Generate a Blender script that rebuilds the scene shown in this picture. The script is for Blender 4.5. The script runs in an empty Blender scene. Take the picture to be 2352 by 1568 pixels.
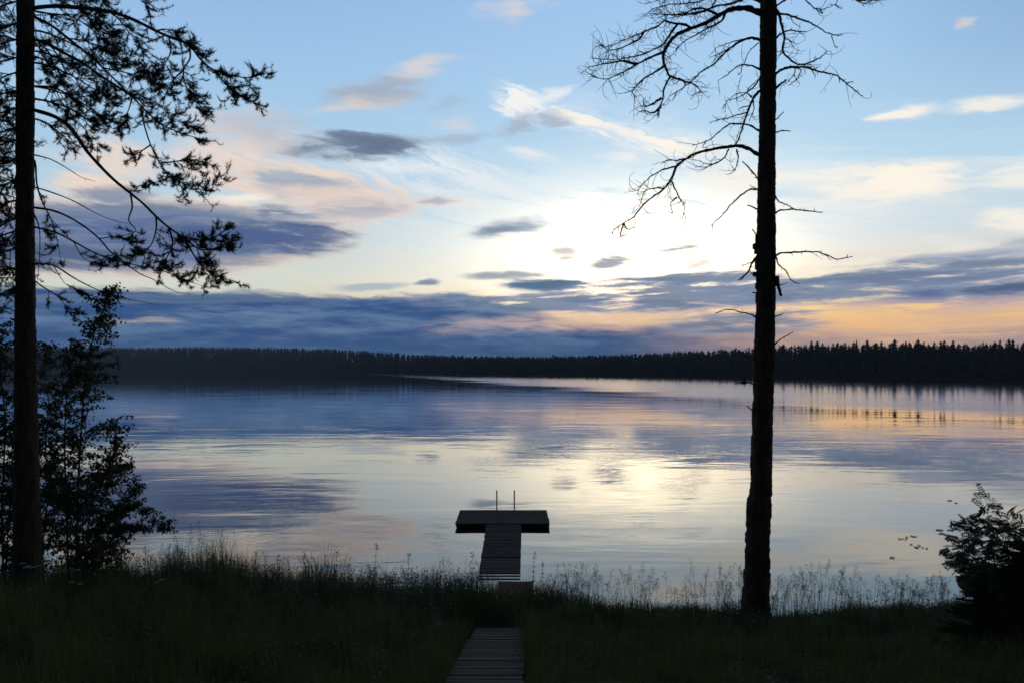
import bpy, math, random
import numpy as np
from mathutils import Vector, Matrix

random.seed(11)
rng = np.random.default_rng(5)
scn = bpy.context.scene
COL = scn.collection

# ------------------------------------------------------------------ camera
F = 1907.4            # focal length for a 2352 px wide picture
ZC = 4.16             # eye height above the lake
YH = 846.0            # row of the horizon
cam = bpy.data.cameras.new('camera')
cam.sensor_width = 36.0
cam.lens = 36.0 * F / 2352.0
cam.shift_y = (YH - 784.0) / 2352.0
cam.clip_start = 0.1
cam.clip_end = 20000
camo = bpy.data.objects.new('camera', cam)
camo.location = (0, 0, ZC)
camo.rotation_euler = (math.pi / 2, 0, 0)
COL.objects.link(camo)
scn.camera = camo


def P(x, y, d, dd=0.0):
    """point seen at (x, y) at distance d, pushed dd metres along its own sight line"""
    d = d + dd
    return Vector(((x - 1176.0) / F * d, d, ZC - (y - YH) / F * d))


def sr(r, g, b, k=1.0):
    def f(c):
        c /= 255.0
        return (c / 12.92 if c <= 0.04045 else ((c + 0.055) / 1.055) ** 2.4) * k
    return (f(r), f(g), f(b), 1.0)


# ------------------------------------------------------------------ view, world
scn.view_settings.view_transform = 'Standard'
scn.view_settings.look = 'None'
scn.view_settings.exposure = 0
scn.view_settings.gamma = 1
scn.cycles.max_bounces = 6
scn.cycles.diffuse_bounces = 2
scn.cycles.glossy_bounces = 3
scn.cycles.transmission_bounces = 3
scn.cycles.transparent_max_bounces = 6
scn.cycles.volume_bounces = 0
scn.cycles.caustics_reflective = False
scn.cycles.caustics_refractive = False
scn.cycles.filter_width = 1.6

SUN_AZ, SUN_EL = math.radians(9.6), math.radians(2.5)
world = bpy.data.worlds.new('World')
scn.world = world
world.use_nodes = True
world.cycles.sampling_method = 'MANUAL'
world.cycles.sample_map_resolution = 512
wt = world.node_tree
wt.nodes.clear()


class G:
    """tiny node-graph helper"""
    def __init__(s, tree):
        s.t = tree

    def n(s, kind, **kw):
        nd = s.t.nodes.new(kind)
        for k, v in kw.items():
            setattr(nd, k, v)
        return nd

    def put(s, sock, v):
        if isinstance(v, bpy.types.NodeSocket):
            s.t.links.new(v, sock)
        elif v is not None:
            sock.default_value = v

    def m(s, op, a, b=None, c=None, clamp=False):
        nd = s.n('ShaderNodeMath', operation=op, use_clamp=clamp)
        s.put(nd.inputs[0], a)
        if b is not None:
            s.put(nd.inputs[1], b)
        if c is not None:
            s.put(nd.inputs[2], c)
        return nd.outputs[0]

    def xyz(s, x, y, z=0.0):
        nd = s.n('ShaderNodeCombineXYZ')
        for i, v in enumerate((x, y, z)):
            s.put(nd.inputs[i], v)
        return nd.outputs[0]

    def vm(s, op, a, b=None, c=None):
        nd = s.n('ShaderNodeVectorMath', operation=op)
        s.put(nd.inputs[0], a)
        if b is not None:
            s.put(nd.inputs[1], b)
        if c is not None:
            s.put(nd.inputs[2], c)
        return nd.outputs[0]

    def noise(s, vec, scale, detail=4, rough=0.55, dist=0.0):
        nd = s.n('ShaderNodeTexNoise')
        s.put(nd.inputs['Vector'], vec)
        nd.inputs['Scale'].default_value = scale
        nd.inputs['Detail'].default_value = detail
        nd.inputs['Roughness'].default_value = rough
        nd.inputs['Distortion'].default_value = dist
        return nd.outputs['Fac'], nd.outputs['Color']

    def mr(s, v, a, b, c=0.0, d=1.0, smooth=True):
        nd = s.n('ShaderNodeMapRange')
        nd.interpolation_type = 'SMOOTHSTEP' if smooth else 'LINEAR'
        s.put(nd.inputs[0], v)
        for i, q in enumerate((a, b, c, d)):
            s.put(nd.inputs[i + 1], q)
        return nd.outputs[0]

    def mix(s, f, a, b, blend='MIX'):
        nd = s.n('ShaderNodeMixRGB', blend_type=blend)
        s.put(nd.inputs[0], f)
        s.put(nd.inputs[1], a)
        s.put(nd.inputs[2], b)
        return nd.outputs[0]

    def ramp(s, v, stops, interp='LINEAR'):
        nd = s.n('ShaderNodeValToRGB')
        cr = nd.color_ramp
        cr.interpolation = interp
        while len(cr.elements) < len(stops):
            cr.elements.new(0.5)
        for e, (p, c) in zip(cr.elements, stops):
            e.position = p
            e.color = c
        s.put(nd.inputs[0], v)
        return nd.outputs[0]

    def blob(s, vec, loc, rot, sx, sy, kind='SPHERICAL'):
        mp = s.n('ShaderNodeMapping', vector_type='TEXTURE')
        s.put(mp.inputs['Vector'], vec)
        mp.inputs['Location'].default_value = (loc[0], loc[1], 0)
        mp.inputs['Rotation'].default_value = (0, 0, rot)
        mp.inputs['Scale'].default_value = (sx, sy, 1)
        g = s.n('ShaderNodeTexGradient', gradient_type=kind)
        s.put(g.inputs['Vector'], mp.outputs[0])
        return g.outputs['Fac']


def ae(x, y):
    """direction (azimuth, elevation) seen at a point of the picture"""
    az = math.atan((x - 1176.0) / F)
    return az, math.atan((YH - y) / F * math.cos(az))


def build_world():
    w = G(wt)
    tc = w.n('ShaderNodeTexCoord')
    sep = w.n('ShaderNodeSeparateXYZ')
    w.put(sep.inputs[0], tc.outputs['Generated'])
    dx, dy, dz = sep.outputs
    az = w.m('ARCTAN2', dx, dy)
    el = w.m('ARCSINE', dz)
    elp = w.m('MAXIMUM', el, 0.0)
    v0 = w.xyz(az, elp)
    # domain warp, flatter towards the horizon
    _, wc = w.noise(w.xyz(w.m('MULTIPLY', az, 7.0), w.m('MULTIPLY', elp, 26.0), 3.1), 1.0, 5, 0.6)
    wv = w.vm('SUBTRACT', wc, (0.5, 0.5, 0.5))
    wamp = w.m('MULTIPLY_ADD', elp, 0.13, 0.008)
    ws = w.n('ShaderNodeVectorMath', operation='SCALE')
    w.put(ws.inputs[0], w.vm('MULTIPLY', wv, (2.6, 0.75, 0.0)))
    w.put(ws.inputs['Scale'], wamp)
    v = w.vm('ADD', v0, ws.outputs[0])
    sepv = w.n('ShaderNodeSeparateXYZ')
    w.put(sepv.inputs[0], v)
    vaz, vel = sepv.outputs[0], sepv.outputs[1]
    # streaky cloud detail
    n1, _ = w.noise(w.xyz(w.m('MULTIPLY_ADD', vel, 9.0, w.m('MULTIPLY', vaz, 13.0)), w.m('MULTIPLY', vel, 62.0), 0.7), 1.0, 7, 0.62, 0.3)
    n2, _ = w.noise(w.xyz(w.m('MULTIPLY', vaz, 10.0), w.m('MULTIPLY', vel, 75.0), 9.3), 1.0, 6, 0.6, 0.2)
    n3, _ = w.noise(w.xyz(w.m('MULTIPLY_ADD', vel, 20.0, w.m('MULTIPLY', vaz, 26.0)), w.m('MULTIPLY', vel, 120.0), 4.7), 1.0, 5, 0.58, 0.5)
    n4, _ = w.noise(w.xyz(w.m('MULTIPLY', vaz, 9.0), w.m('MULTIPLY', w.m('MULTIPLY_ADD', vaz, -0.045, vel), 130.0), 2.2), 1.0, 6, 0.6, 0.2)
    nmix = w.m('MULTIPLY_ADD', n3, 0.40, w.m('MULTIPLY', n1, 0.60))
    nk = w.mr(nmix, 0.30, 0.70, 0.15, 1.65, False)
    # --- clear sky
    e = w.m('DIVIDE', elp, 1.2)
    d2 = math.degrees(1.2)
    st = lambda deg, c: (min(1.0, deg / d2), c)
    away = w.ramp(e, [st(0, sr(196, 196, 200)), st(3.5, sr(228, 222, 204)), st(6, sr(221, 231, 222)), st(8.5, sr(202, 224, 232)),
                      st(13, sr(178, 213, 240)), st(18, sr(166, 206, 242)), st(25, sr(148, 188, 236)), st(38, sr(78, 108, 160)), st(68, sr(46, 64, 100))])
    near = w.ramp(e, [st(0, sr(250, 186, 132)), st(3.6, sr(255, 210, 142)), st(5.8, sr(252, 238, 212)), st(8.5, sr(216, 230, 238)),
                      st(13, sr(190, 226, 248)), st(18, sr(176, 216, 249)), st(25, sr(160, 202, 246)), st(38, sr(78, 108, 160)), st(68, sr(46, 64, 100))])
    fa = w.mr(az, math.radians(-22), math.radians(14))
    c = w.mix(fa, away, near)
    c = w.mix(w.m('MULTIPLY', w.mr(az, 0.30, 0.62, 0.0, 0.55), w.mr(elp, 0.17, 0.38)), c, sr(120, 158, 205))
    # a real low-sun atmosphere under it
    sky = w.n('ShaderNodeTexSky')
    sky.sky_type = 'NISHITA'
    sky.sun_disc = False
    sky.sun_elevation = SUN_EL
    sky.sun_rotation = SUN_AZ
    sky.altitude = 150
    nis = w.mix(1.0, sky.outputs[0], (0.12, 0.12, 0.12, 1), 'MULTIPLY')
    c = w.mix(0.08, c, nis)
    # glow where the sun went down
    g1 = w.blob(v0, ae(1440, 570), 0.05, 0.38, 0.15, 'QUADRATIC_SPHERE')
    c = w.mix(w.m('MULTIPLY', g1, 1.25, clamp=True), c, (1.62, 1.53, 1.30, 1), 'MIX')
    g2 = w.blob(v0, ae(1470, 605), 0.0, 0.24, 0.105, 'QUADRATIC_SPHERE')
    c = w.mix(g2, c, (1.7, 1.2, 0.52, 1), 'ADD')

    # --- clouds: (x1, y1, x2, y2, half thickness, edge colour, core colour, opacity, lo, hi)
    def cloud(c, x1, y1, x2, y2, hh, edge, core, op=1.0, lo=0.12, hi=0.45, vec=None, nn=None, rim=0.6):
        a1, e1 = ae(x1, y1)
        a2, e2 = ae(x2, y2)
        L = math.hypot(a2 - a1, e2 - e1) / 2
        g = w.blob(vec or v, ((a1 + a2) / 2, (e1 + e2) / 2), math.atan2(e2 - e1, a2 - a1), L, hh / F)
        val = w.m('MULTIPLY', g, nn or nk)
        al = w.mr(val, lo, hi, 0.0, op)
        if edge == core:
            cc = core
        else:
            cc = w.mix(w.mr(val, lo, lo + (hi - lo) * (1 + rim)), edge, core)
        return w.mix(al, c, cc)

    PEACH, CREAM, WHITE = sr(246, 222, 204), sr(255, 246, 230, 1.05), sr(240, 244, 246)
    LAV, SLATE = sr(172, 186, 203), sr(117, 134, 160)
    W_ = dict(lo=0.03, hi=0.95)       # thin veil
    S_ = dict(lo=0.10, hi=0.62)       # soft cloud
    # thin streaks everywhere above the bank
    n5, _ = w.noise(w.xyz(w.m('MULTIPLY', vaz, 8.0), w.m('MULTIPLY', w.m('MULTIPLY_ADD', vaz, 0.16, vel), 70.0), 5.5), 1.0, 7, 0.62, 0.4)
    cm = w.m('MULTIPLY', w.mr(vel, math.radians(4.5), math.radians(8.5)), w.mr(vel, math.radians(16.5), math.radians(10)))
    c = w.mix(w.m('MULTIPLY', w.mr(n5, 0.48, 0.74, 0.0, 0.55), cm), c, w.mix(w.mr(az, -0.25, 0.05), sr(240, 226, 216), sr(252, 250, 244)))
    gap = w.m('MULTIPLY', w.mr(n5, 0.50, 0.34, 0.0, 0.6), w.m('MULTIPLY', w.mr(vel, math.radians(7.5), math.radians(11)), w.mr(vel, math.radians(18), math.radians(14))))
    c = w.mix(gap, c, sr(190, 222, 246))
    n6, _ = w.noise(w.xyz(w.m('MULTIPLY', vaz, 11.0), w.m('MULTIPLY', w.m('MULTIPLY_ADD', vaz, 0.33, vel), 95.0), 1.5), 1.0, 7, 0.65, 0.5)
    nw = w.mr(n6, 0.36, 0.64, 0.0, 1.8, False)
    # veils
    c = cloud(c, 1120, 200, 1960, 420, 80, WHITE, WHITE, 0.45, **W_)
    c = cloud(c, 520, 300, 1500, 470, 75, WHITE, WHITE, 0.75, 0.03, 1.25, nn=nw)
    c = cloud(c, 620, 335, 1080, 410, 20, WHITE, WHITE, 0.9, **W_)
    c = cloud(c, 1140, 345, 1330, 360, 24, WHITE, CREAM, 0.8, **W_)
    c = cloud(c, 1330, 370, 1480, 355, 34, WHITE, CREAM, 0.8, **W_)
    c = cloud(c, 1450, 370, 2500, 500, 100, WHITE, CREAM, 0.4, **W_)
    c = cloud(c, 1085, 195, 1290, 275, 44, WHITE, sr(248, 248, 244), 1.0, 0.06, 0.7, nn=nw)
    c = cloud(c, 1215, 250, 1330, 192, 22, WHITE, WHITE, 0.8, **W_)
    c = cloud(c, 1220, 255, 1480, 300, 34, WHITE, CREAM, 0.9, 0.05, 0.8, nn=nw)
    c = cloud(c, 1300, 275, 1780, 365, 42, WHITE, CREAM, 0.95, 0.04, 0.8, nn=nw)
    c = cloud(c, 1740, 428, 2380, 402, 66, CREAM, CREAM, 0.95, 0.06, 0.8)
    c = cloud(c, 1900, 420, 2290, 400, 56, CREAM, CREAM, 0.8, 0.06, 0.6)
    c = cloud(c, 1500, 400, 1960, 440, 50, CREAM, CREAM, 0.7, **W_)
    c = cloud(c, 1950, 272, 2190, 250, 18, CREAM, CREAM, 0.85, 0.06, 0.8)
    c = cloud(c, 2120, 250, 2480, 215, 20, CREAM, CREAM, 0.75, 0.06, 0.8)
    c = cloud(c, 2180, 45, 2280, 50, 18, PEACH, PEACH, 0.5, **W_)
    c = cloud(c, 2200, 515, 2480, 500, 38, CREAM, CREAM, 0.8, 0.06, 0.7)
    c = cloud(c, 2240, 425, 2480, 380, 34, CREAM, CREAM, 0.7, 0.06, 0.7)
    c = cloud(c, 1080, 34, 1290, -6, 34, PEACH, PEACH, 0.55, **W_)
    c = cloud(c, 800, 200, 1110, 128, 28, PEACH, PEACH, 0.6, **W_)
    # lavender and peach broken clouds upper left
    c = cloud(c, 330, 330, 800, 330, 120, PEACH, PEACH, 0.8, 0.05, 0.9)
    c = cloud(c, 400, 290, 800, 300, 60, LAV, LAV, 0.7, 0.05, 0.9)
    c = cloud(c, 300, 350, 1060, 480, 62, PEACH, PEACH, 0.9, 0.05, 0.7, nn=nw)
    c = cloud(c, 340, 375, 1000, 470, 60, PEACH, sr(176, 188, 203), 0.95, 0.06, 0.8)
    c = cloud(c, 520, 395, 920, 455, 36, LAV, sr(158, 170, 188), 0.9, 0.08, 0.7)
    c = cloud(c, 560, 425, 960, 455, 26, PEACH, PEACH, 0.7, 0.06, 0.8)
    c = cloud(c, 60, 320, 440, 380, 60, PEACH, PEACH, 0.85, 0.05, 0.8)
    c = cloud(c, 700, 232, 1010, 195, 44, LAV, sr(164, 178, 198), 0.95, 0.06, 0.7)
    c = cloud(c, 690, 250, 980, 222, 26, PEACH, PEACH, 0.6, **W_)
    c = cloud(c, 975, 242, 1070, 225, 26, LAV, LAV, 0.6, **W_)
    c = cloud(c, 570, 345, 1050, 334, 42, LAV, sr(113, 132, 155), 1.0, 0.06, 0.6)
    c = cloud(c, 700, 330, 960, 330, 34, SLATE, sr(103, 118, 145), 0.8, 0.12, 0.5)
    c = cloud(c, 960, 328, 1170, 312, 22, LAV, LAV, 0.7, 0.05, 0.8)
    c = cloud(c, 980, 300, 1120, 270, 34, PEACH, PEACH, 0.45, **W_)
    c = cloud(c, 1130, 310, 1250, 265, 34, LAV, LAV, 0.85, 0.06, 0.7)
    c = cloud(c, 1210, 275, 1350, 266, 22, LAV, LAV, 0.8, 0.06, 0.7)
    c = cloud(c, 500, 510, 1050, 455, 52, PEACH, sr(178, 182, 197), 0.95, 0.06, 0.7)
    c = cloud(c, 60, 405, 350, 425, 36, PEACH, PEACH, 0.9, 0.06, 0.7)
    c = cloud(c, 380, 466, 660, 452, 20, CREAM, CREAM, 0.9, 0.05, 0.7)
    # the long dark cloud on the left
    nl = w.mr(nmix, 0.2, 0.8, 0.45, 1.35, False)
    ns = w.mr(w.m('MULTIPLY_ADD', n4, 0.65, w.m('MULTIPLY', n3, 0.35)), 0.34, 0.66, 0.1, 1.5, False)
    c = cloud(c, -500, 518, 940, 537, 112, PEACH, sr(117, 134, 161), 1.0, 0.09, 0.36, nn=nl)
    c = cloud(c, -400, 520, 920, 540, 90, sr(120, 136, 174), sr(88, 107, 152), 0.95, 0.10, 0.6, nn=ns)
    c = cloud(c, 420, 480, 780, 492, 22, LAV, sr(97, 116, 147), 0.85, 0.10, 0.6, nn=ns)
    c = cloud(c, 300, 512, 860, 508, 26, LAV, sr(176, 174, 186), 0.75, 0.06, 0.8, nn=ns)
    c = cloud(c, 230, 530, 890, 548, 60, SLATE, sr(82, 101, 146), 0.95, 0.12, 0.5)
    c = cloud(c, -300, 575, 460, 592, 40, SLATE, sr(81, 100, 134), 0.9, 0.10, 0.5)
    c = cloud(c, 100, 440, 420, 470, 44, SLATE, sr(117, 138, 167), 0.8, 0.10, 0.6)
    # small grey clouds before the glow
    c = cloud(c, 1030, 545, 1330, 498, 26, LAV, sr(137, 154, 174), 0.85, 0.06, 0.8)
    c = cloud(c, 1060, 538, 1230, 520, 13, LAV, sr(125, 144, 167), 0.8, 0.08, 0.6)
    c = cloud(c, 950, 468, 1080, 464, 20, PEACH, LAV, 0.85, **S_)
    c = cloud(c, 1460, 576, 1630, 570, 24, LAV, SLATE, 0.9, 0.10, 0.55)
    c = cloud(c, 1290, 608, 1480, 588, 26, LAV, SLATE, 0.9, 0.10, 0.6)
    c = cloud(c, 1240, 580, 1340, 574, 14, PEACH, LAV, 0.8, **S_)
    c = cloud(c, 1250, 602, 1330, 590, 14, PEACH, LAV, 0.8, **S_)
    c = cloud(c, 1540, 614, 1660, 600, 14, PEACH, LAV, 0.7, **S_)
    c = cloud(c, 930, 655, 1030, 650, 12, LAV, SLATE, 0.9, **S_)
    c = cloud(c, 720, 662, 980, 656, 13, LAV, LAV, 0.8, **S_)
    c = cloud(c, 1020, 638, 1290, 630, 16, LAV, SLATE, 0.8, **S_)
    # --- the low bank: full height on the left, half as high on the right
    n2c = w.m('SUBTRACT', n2, 0.5)
    n3c = w.m('SUBTRACT', n3, 0.5)
    rd = math.radians
    top = w.m('SUBTRACT', w.m('SUBTRACT', rd(5.0), w.mr(az, rd(-4), rd(6), 0.0, rd(1.75))), w.mr(az, rd(8), rd(32), 0.0, rd(1.15)))
    edge_n = w.m('MULTIPLY_ADD', n3c, rd(0.8), w.m('MULTIPLY', n2c, rd(0.8)))
    hgt = w.m('SUBTRACT', w.m('ADD', edge_n, top), vel)
    alb = w.mr(hgt, rd(-0.14), rd(0.36))
    streak = w.mr(w.m('MULTIPLY_ADD', n3, 0.35, w.m('MULTIPLY', n2, 0.65)), 0.40, 0.66)
    bank = w.mix(streak, sr(54, 88, 138), sr(104, 132, 170))
    low = w.mr(el, rd(0.3), rd(3.0))
    bank = w.mix(w.m('SUBTRACT', 0.75, w.m('MULTIPLY', low, 0.75)), bank, sr(58, 96, 148))
    bank = w.mix(w.mr(az, rd(5), rd(22), 0.0, 0.95), bank, w.mix(streak, sr(186, 160, 160), sr(240, 192, 156)))
    c = w.mix(alb, c, bank)
    c = cloud(c, -400, 680, 900, 684, 12, SLATE, sr(85, 112, 145), 0.8, 0.06, 0.5)
    # warm breaks in the bank
    c = cloud(c, 180, 739, 470, 735, 10, PEACH, PEACH, 0.55, 0.06, 0.9, nn=ns)
    c = cloud(c, 900, 756, 1380, 734, 36, sr(176, 172, 184), sr(214, 186, 182), 0.75, 0.05, 0.8)
    c = cloud(c, 1500, 765, 2900, 740, 46, sr(232, 186, 160), sr(255, 212, 160), 0.75, 0.05, 0.9)
    c = cloud(c, 1100, 738, 1960, 706, 48, sr(206, 182, 178), sr(250, 212, 164), 0.8, 0.05, 0.8)
    c = cloud(c, 1080, 742, 1900, 704, 50, sr(236, 196, 176), sr(252, 212, 170), 0.6, 0.04, 0.7)
    # --- blue streaks across the right
    RB, RD = sr(152, 164, 192), sr(92, 112, 158)  # sr(156, 170, 187), sr(95, 118, 149)
    nr = w.mr(w.m('MULTIPLY_ADD', n3, 0.28, w.m('MULTIPLY', n4, 0.72)), 0.34, 0.66, 0.0, 1.7, False)
    c = cloud(c, 1600, 640, 3000, 610, 80, sr(206, 198, 206), sr(184, 190, 202), 0.5, 0.03, 0.9, nn=nr)
    c = cloud(c, 1100, 655, 1400, 662, 22, LAV, sr(93, 120, 149), 1.0, 0.08, 0.5, nn=nr)
    c = cloud(c, 850, 692, 1560, 700, 34, RB, sr(93, 122, 153), 0.9, 0.05, 0.5, nn=nr)
    c = cloud(c, 1150, 690, 1960, 662, 50, RB, sr(105, 126, 155), 0.95, 0.05, 0.5, nn=nr)
    c = cloud(c, 1330, 644, 1900, 634, 24, RB, sr(113, 132, 160), 0.95, 0.05, 0.5, nn=nr)
    c = cloud(c, 1380, 672, 2900, 640, 46, RB, sr(107, 130, 158), 0.92, 0.06, 0.6, nn=nr)
    c = cloud(c, 1800, 618, 2900, 585, 30, RB, sr(105, 128, 156), 0.9, 0.08, 0.6, nn=nr)
    c = cloud(c, 1640, 646, 2700, 620, 26, RB, sr(113, 130, 159), 0.9, 0.06, 0.5, nn=nr)
    c = cloud(c, 1800, 676, 2800, 655, 30, RB, RD, 0.8, 0.08, 0.6, nn=nr)
    c = cloud(c, 2120, 664, 2600, 650, 26, RB, sr(85, 104, 137), 0.98, 0.08, 0.5)
    c = cloud(c, 1950, 600, 2700, 555, 18, LAV, RB, 0.6, 0.06, 0.7, nn=nr)
    c = cloud(c, 2200, 555, 2560, 548, 26, LAV, sr(141, 158, 178), 0.6, 0.06, 0.8)
    c = cloud(c, 1650, 706, 3000, 690, 30, sr(236, 196, 170), sr(214, 182, 176), 0.6, 0.05, 0.7, nn=nr)
    c = cloud(c, 1900, 738, 3000, 722, 14, sr(240, 196, 160), sr(226, 184, 160), 0.5, 0.05, 0.7, nn=nr)
    c = cloud(c, 1690, 726, 1910, 715, 14, RB, sr(119, 130, 156), 0.9, 0.06, 0.6, nn=nr)
    c = cloud(c, 1440, 748, 1960, 740, 34, RB, sr(113, 128, 154), 0.9, 0.04, 0.5, nn=nr)
    c = cloud(c, 1850, 768, 2900, 758, 22, sr(216, 180, 166), sr(166, 152, 168), 0.7, 0.04, 0.7, nn=nr)
    # dimmer away from the sunset
    dim = w.mr(dy, -0.1, 0.62, 0.12, 1.0)
    c = w.mix(1.0, c, dim, 'MULTIPLY')
    c = w.mix(w.mr(dz, -0.02, 0.0), (0.02, 0.025, 0.03, 1), c)
    bg = w.n('ShaderNodeBackground')
    w.put(bg.inputs['Color'], c)
    bg.inputs['Strength'].default_value = 1.0
    out = w.n('ShaderNodeOutputWorld')
    w.put(out.inputs[0], bg.outputs[0])


build_world()

sun = bpy.data.lights.new('sun', 'SUN')
sun.energy = 0.002
sun.angle = math.radians(40)
sun.color = (1.0, 0.78, 0.55)
suno = bpy.data.objects.new('sun', sun)
sd = Vector((math.sin(SUN_AZ) * math.cos(SUN_EL), math.cos(SUN_AZ) * math.cos(SUN_EL), math.sin(SUN_EL)))
suno.rotation_euler = (-sd).to_track_quat('-Z', 'Y').to_euler()
suno.location = sd * 100
COL.objects.link(suno)


# ------------------------------------------------------------------ helpers
def mat(name, c1, c2=None, scale=8.0, rough=0.8, bump=0.0, stretch=None, spec=0.3, trans=0.0, metal=0.0, detail=5, board=None):
    m = bpy.data.materials.new(name)
    m.use_nodes = True
    t = m.node_tree
    t.nodes.clear()
    w = G(t)
    b = w.n('ShaderNodeBsdfPrincipled')
    b.inputs['Roughness'].default_value = rough
    b.inputs['Specular IOR Level'].default_value = spec
    b.inputs['Metallic'].default_value = metal
    col = (*c1, 1)
    if c2 is not None:
        tc = w.n('ShaderNodeTexCoord')
        vec = tc.outputs['Object']
        if stretch:
            vec = w.vm('MULTIPLY', vec, stretch)
        f, _ = w.noise(vec, scale, detail, 0.6)
        tone = w.mr(f, 0.3, 0.7)
        if board:                       # every plank has weathered to its own tone
            sp_ = w.n('ShaderNodeSeparateXYZ')
            w.put(sp_.inputs[0], tc.outputs['Object'])
            wn = w.n('ShaderNodeTexWhiteNoise', noise_dimensions='1D')
            w.put(wn.inputs['W'], w.m('FLOOR', w.m('DIVIDE', w.m('SUBTRACT', sp_.outputs[1], board[0]), board[1])))
            tone = w.m('MULTIPLY_ADD', wn.outputs['Value'], 0.6, w.m('MULTIPLY', tone, 0.5), clamp=True)
        col = w.mix(tone, (*c1, 1), (*c2, 1))
        if bump:
            bn = w.n('ShaderNodeBump')
            bn.inputs['Strength'].default_value = bump
            bn.inputs['Distance'].default_value = 0.02
            w.put(bn.inputs['Height'], f)
            w.put(b.inputs['Normal'], bn.outputs[0])
    w.put(b.inputs['Base Color'], col)
    sh = b.outputs[0]
    if trans:
        tr = w.n('ShaderNodeBsdfTranslucent')
        w.put(tr.inputs['Color'], col)
        mx = w.n('ShaderNodeMixShader')
        mx.inputs[0].default_value = trans
        w.put(mx.inputs[1], sh)
        w.put(mx.inputs[2], tr.outputs[0])
        sh = mx.outputs[0]
    o = w.n('ShaderNodeOutputMaterial')
    w.put(o.inputs[0], sh)
    return m


M = {
    'bark': mat('pine_bark', (0.030, 0.022, 0.017), (0.10, 0.062, 0.040), 6, 0.9, 1.0, (3, 3, 0.7)),
    'deadwood': mat('dead_wood', (0.035, 0.028, 0.024), (0.075, 0.058, 0.046), 20, 0.9, 0.5),
    'needle': mat('pine_needle', (0.035, 0.045, 0.026), (0.055, 0.065, 0.035), 4, 0.7, trans=0.15),
    'leaf': mat('birch_leaf', (0.045, 0.060, 0.022), (0.085, 0.095, 0.035), 3, 0.6, trans=0.25),
    'rowan': mat('rowan_leaf', (0.040, 0.058, 0.028), (0.070, 0.090, 0.040), 3, 0.6, trans=0.22),
    'twig': mat('twig', (0.04, 0.03, 0.025), (0.07, 0.055, 0.045), 15, 0.85),
    'grass': mat('grass_blade', (0.085, 0.105, 0.030), (0.15, 0.15, 0.045), 1.3, 0.7, trans=0.3),
    'straw': mat('straw', (0.065, 0.055, 0.034), (0.11, 0.09, 0.055), 2.0, 0.9, spec=0.1),
    'herb': mat('herb_leaf', (0.075, 0.105, 0.030), (0.12, 0.15, 0.042), 2.0, 0.65, trans=0.3),
    'soil': mat('soil', (0.030, 0.030, 0.018), (0.060, 0.050, 0.030), 3, 0.95, 0.8),
    'spruce': mat('far_spruce', (0.040, 0.046, 0.034), (0.055, 0.060, 0.042), 0.3, 0.9, spec=0.0),
    'forestfloor': mat('forest_floor', (0.04, 0.045, 0.032), (0.06, 0.06, 0.04), 0.05, 0.95, spec=0.0),
    'plank': mat('weathered_plank', (0.044, 0.032, 0.024), (0.17, 0.125, 0.095), 5, 0.9, 0.6, (1.2, 14, 14), spec=0.1, board=(4.0, 0.112)),
    'dockplank': mat('dock_plank', (0.034, 0.028, 0.024), (0.11, 0.092, 0.078), 5, 0.9, 0.6, (1.2, 14, 14), spec=0.08, board=(16.0, 0.122)),
    'beam': mat('dark_beam', (0.025, 0.022, 0.02), (0.05, 0.043, 0.038), 5, 0.8, 0.4),
    'red': mat('red_paint', (0.075, 0.032, 0.023), (0.12, 0.054, 0.040), 7, 0.9, 0.5, (1, 8, 8), spec=0.05),
    'steel': mat('galvanised_steel', (0.33, 0.33, 0.34), (0.45, 0.45, 0.46), 20, 0.45, metal=0.6, spec=0.5),
    'pad': mat('lily_pad', (0.04, 0.055, 0.03), (0.07, 0.08, 0.04), 9, 0.35, spec=0.5),
    'white': mat('white_petal', (0.70, 0.70, 0.66), (0.8, 0.8, 0.77), 30, 0.7, trans=0.2),
    'yellow': mat('yellow_petal', (0.62, 0.46, 0.03), (0.70, 0.55, 0.06), 30, 0.7, trans=0.2),
    'boat': mat('boat_wood', (0.20, 0.11, 0.075), (0.30, 0.17, 0.12), 6, 0.5, 0.3, (1, 6, 6)),
    'reed': mat('reed', (0.05, 0.06, 0.03), (0.09, 0.09, 0.05), 2, 0.8, trans=0.1),
}


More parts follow.
